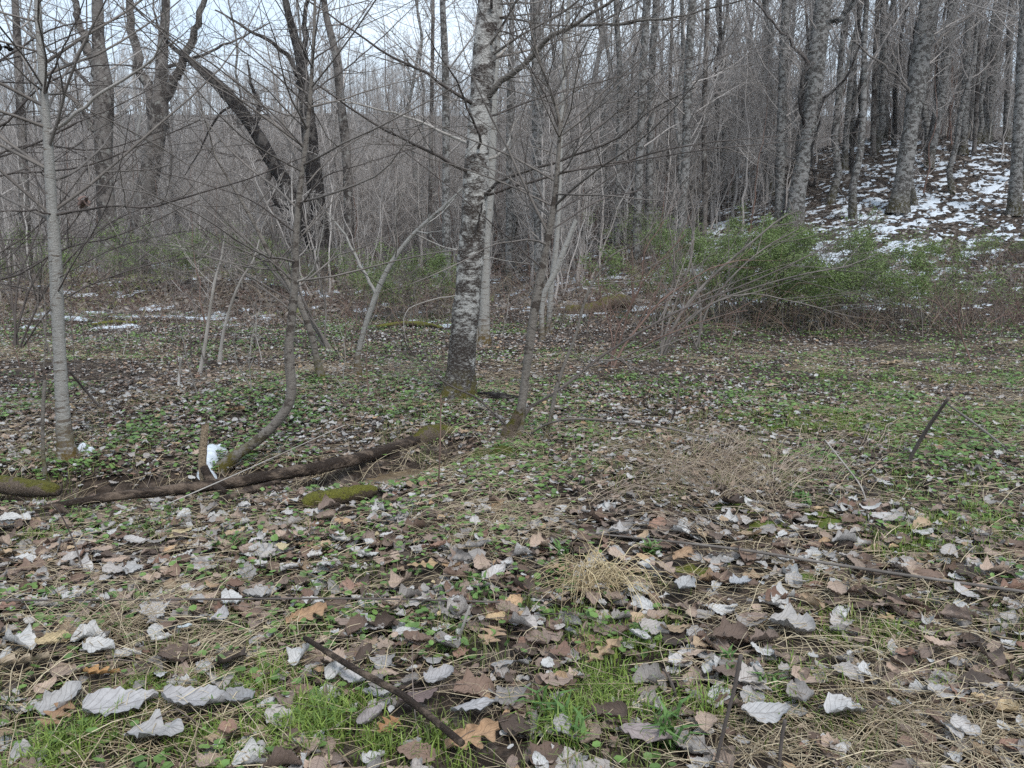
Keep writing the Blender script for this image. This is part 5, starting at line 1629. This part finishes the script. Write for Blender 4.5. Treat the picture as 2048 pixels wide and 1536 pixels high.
for k in range(17):      # wiry dead tufts, all pressed over the same way
    p = ground_at(1430 + rg.normal() * 150, 955 + rg.normal() * 50)
    K = 20
    x = p[0] + rg.normal(size=K) * .07; y = p[1] + rg.normal(size=K) * .07
    straw(g, x, y, .42 * rg.uniform(.5, 1.4, K), .14 * rg.uniform(.2, 1.4, K), rg.uniform(.0010, .0024, K), (.22, .16, .12), (.50, .41, .32), n=7, az=rg.normal(size=K) * .55 + (.5 if k % 3 else 2.6))
o = obj('dry_grass', g, M_straw); o['kind'] = 'stuff'; o['label'] = 'dry straw stalks lying over the leaves'
# fallen twigs
g = Geo()
N = 1500
y = 1.7 + 15 * rg.random(N); x = (rg.random(N) * 2 - 1) * (.68 * y + 1.1)
straw(g, x, y, rg.uniform(.1, .7, N), rg.uniform(0, .08, N), rg.uniform(.0012, .0035, N), (.06, .045, .04), (.24, .19, .16))
o = obj('twig_litter', g, M_straw); o['kind'] = 'stuff'; o['label'] = 'thin brown twigs fallen on the ground'


# moss cushions
def moss_h(x, y):
    m = fbm(x * .8, y * .8, 151, 3) + .05 * sstep(0, 3, x); f = fbm(x * 5, y * 5, 155, 3)
    return ((m - .70) * .5 + (f - .5) * .22 - .12 * sstep(4.5, 6.5, y)) * .9


mm, nt, b = new_mat('moss')
tcm = nd(nt, 'ShaderNodeTexCoord').outputs['Object']
nm = noise(nt, tcm, 60, 4, .7); nm2 = noise(nt, tcm, 4, 3)
cm = mix(nt, mrange(nt, nm, .35, .65), (.045, .055, .010), (.17, .17, .03))
cm = mix(nt, mrange(nt, nm2, .4, .6), cm, (.09, .13, .025))
nt.links.new(cm, b.inputs['Base Color'])
bpn = nd(nt, 'ShaderNodeBump', {'Strength': 1.0, 'Distance': .012, 'Height': nm}); nt.links.new(bpn.outputs[0], b.inputs['Normal'])
sheet('moss', 'stuff', mm, np.arange(-6, 8, .04), np.arange(1.6, 11, .04), moss_h, .03)['label'] = 'yellow-green moss cushions on the ground'

# ------------------------------------------------------------------ things hanging in the branches
def leaf_clump(label, px, py, Y, size, col, seed):
    rng_ = np.random.default_rng(seed)
    p = at(px, py, Y)
    g_ = Geo()
    for k in range(7):
        V, uv, q_ = mids[k % len(mids)]
        Rm = rot_mats(rng_, 1, 1.2)[0]
        g_.add(V @ Rm.T * size + rng_.normal(size=3) * size * .3, q_, col=np.asarray(col) * rng_.uniform(.6, 1.2), uv=uv)
    o_ = obj('leaf_clump', g_, M_litter, None, tuple(p)); tag(o_, label, 'leaf clump')


leaf_clump('black withered leaf clump caught in the twigs at the top left', 18, 96, 5.6, .06, (.02, .016, .014), 1)
leaf_clump('withered brown leaf caught on the long low branch at left', 168, 408, 5.5, .06, (.22, .15, .13), 2)
leaf_clump('withered dark leaf knot on the thin stem beside the pale left tree', 93, 742, 5.3, .045, (.12, .09, .08), 3)

# ------------------------------------------------------------------ thin scattering volume, added to lighten the dark woods
hv = np.array([(a_, b_, c_) for a_ in (-340, 340) for b_ in (-45, 335) for c_ in (-2.2, 56)], float)
g = Geo(); g.add(hv, [(0, 1, 3, 2), (4, 6, 7, 5), (0, 4, 5, 1), (2, 3, 7, 6), (0, 2, 6, 4), (1, 5, 7, 3)])
mh = bpy.data.materials.new('added_haze'); mh.use_nodes = True
mh.node_tree.nodes.clear()
ho = mh.node_tree.nodes.new('ShaderNodeOutputMaterial'); hp = mh.node_tree.nodes.new('ShaderNodeVolumePrincipled')
hp.inputs['Color'].default_value = (.90, .91, .93, 1); hp.inputs['Density'].default_value = .00045
mh.node_tree.links.new(hp.outputs[0], ho.inputs['Volume'])
o = obj('added_haze', g, mh, None, smooth=False); o['kind'] = 'stuff'; o['label'] = 'thin scattering air added to lighten the dark woods'
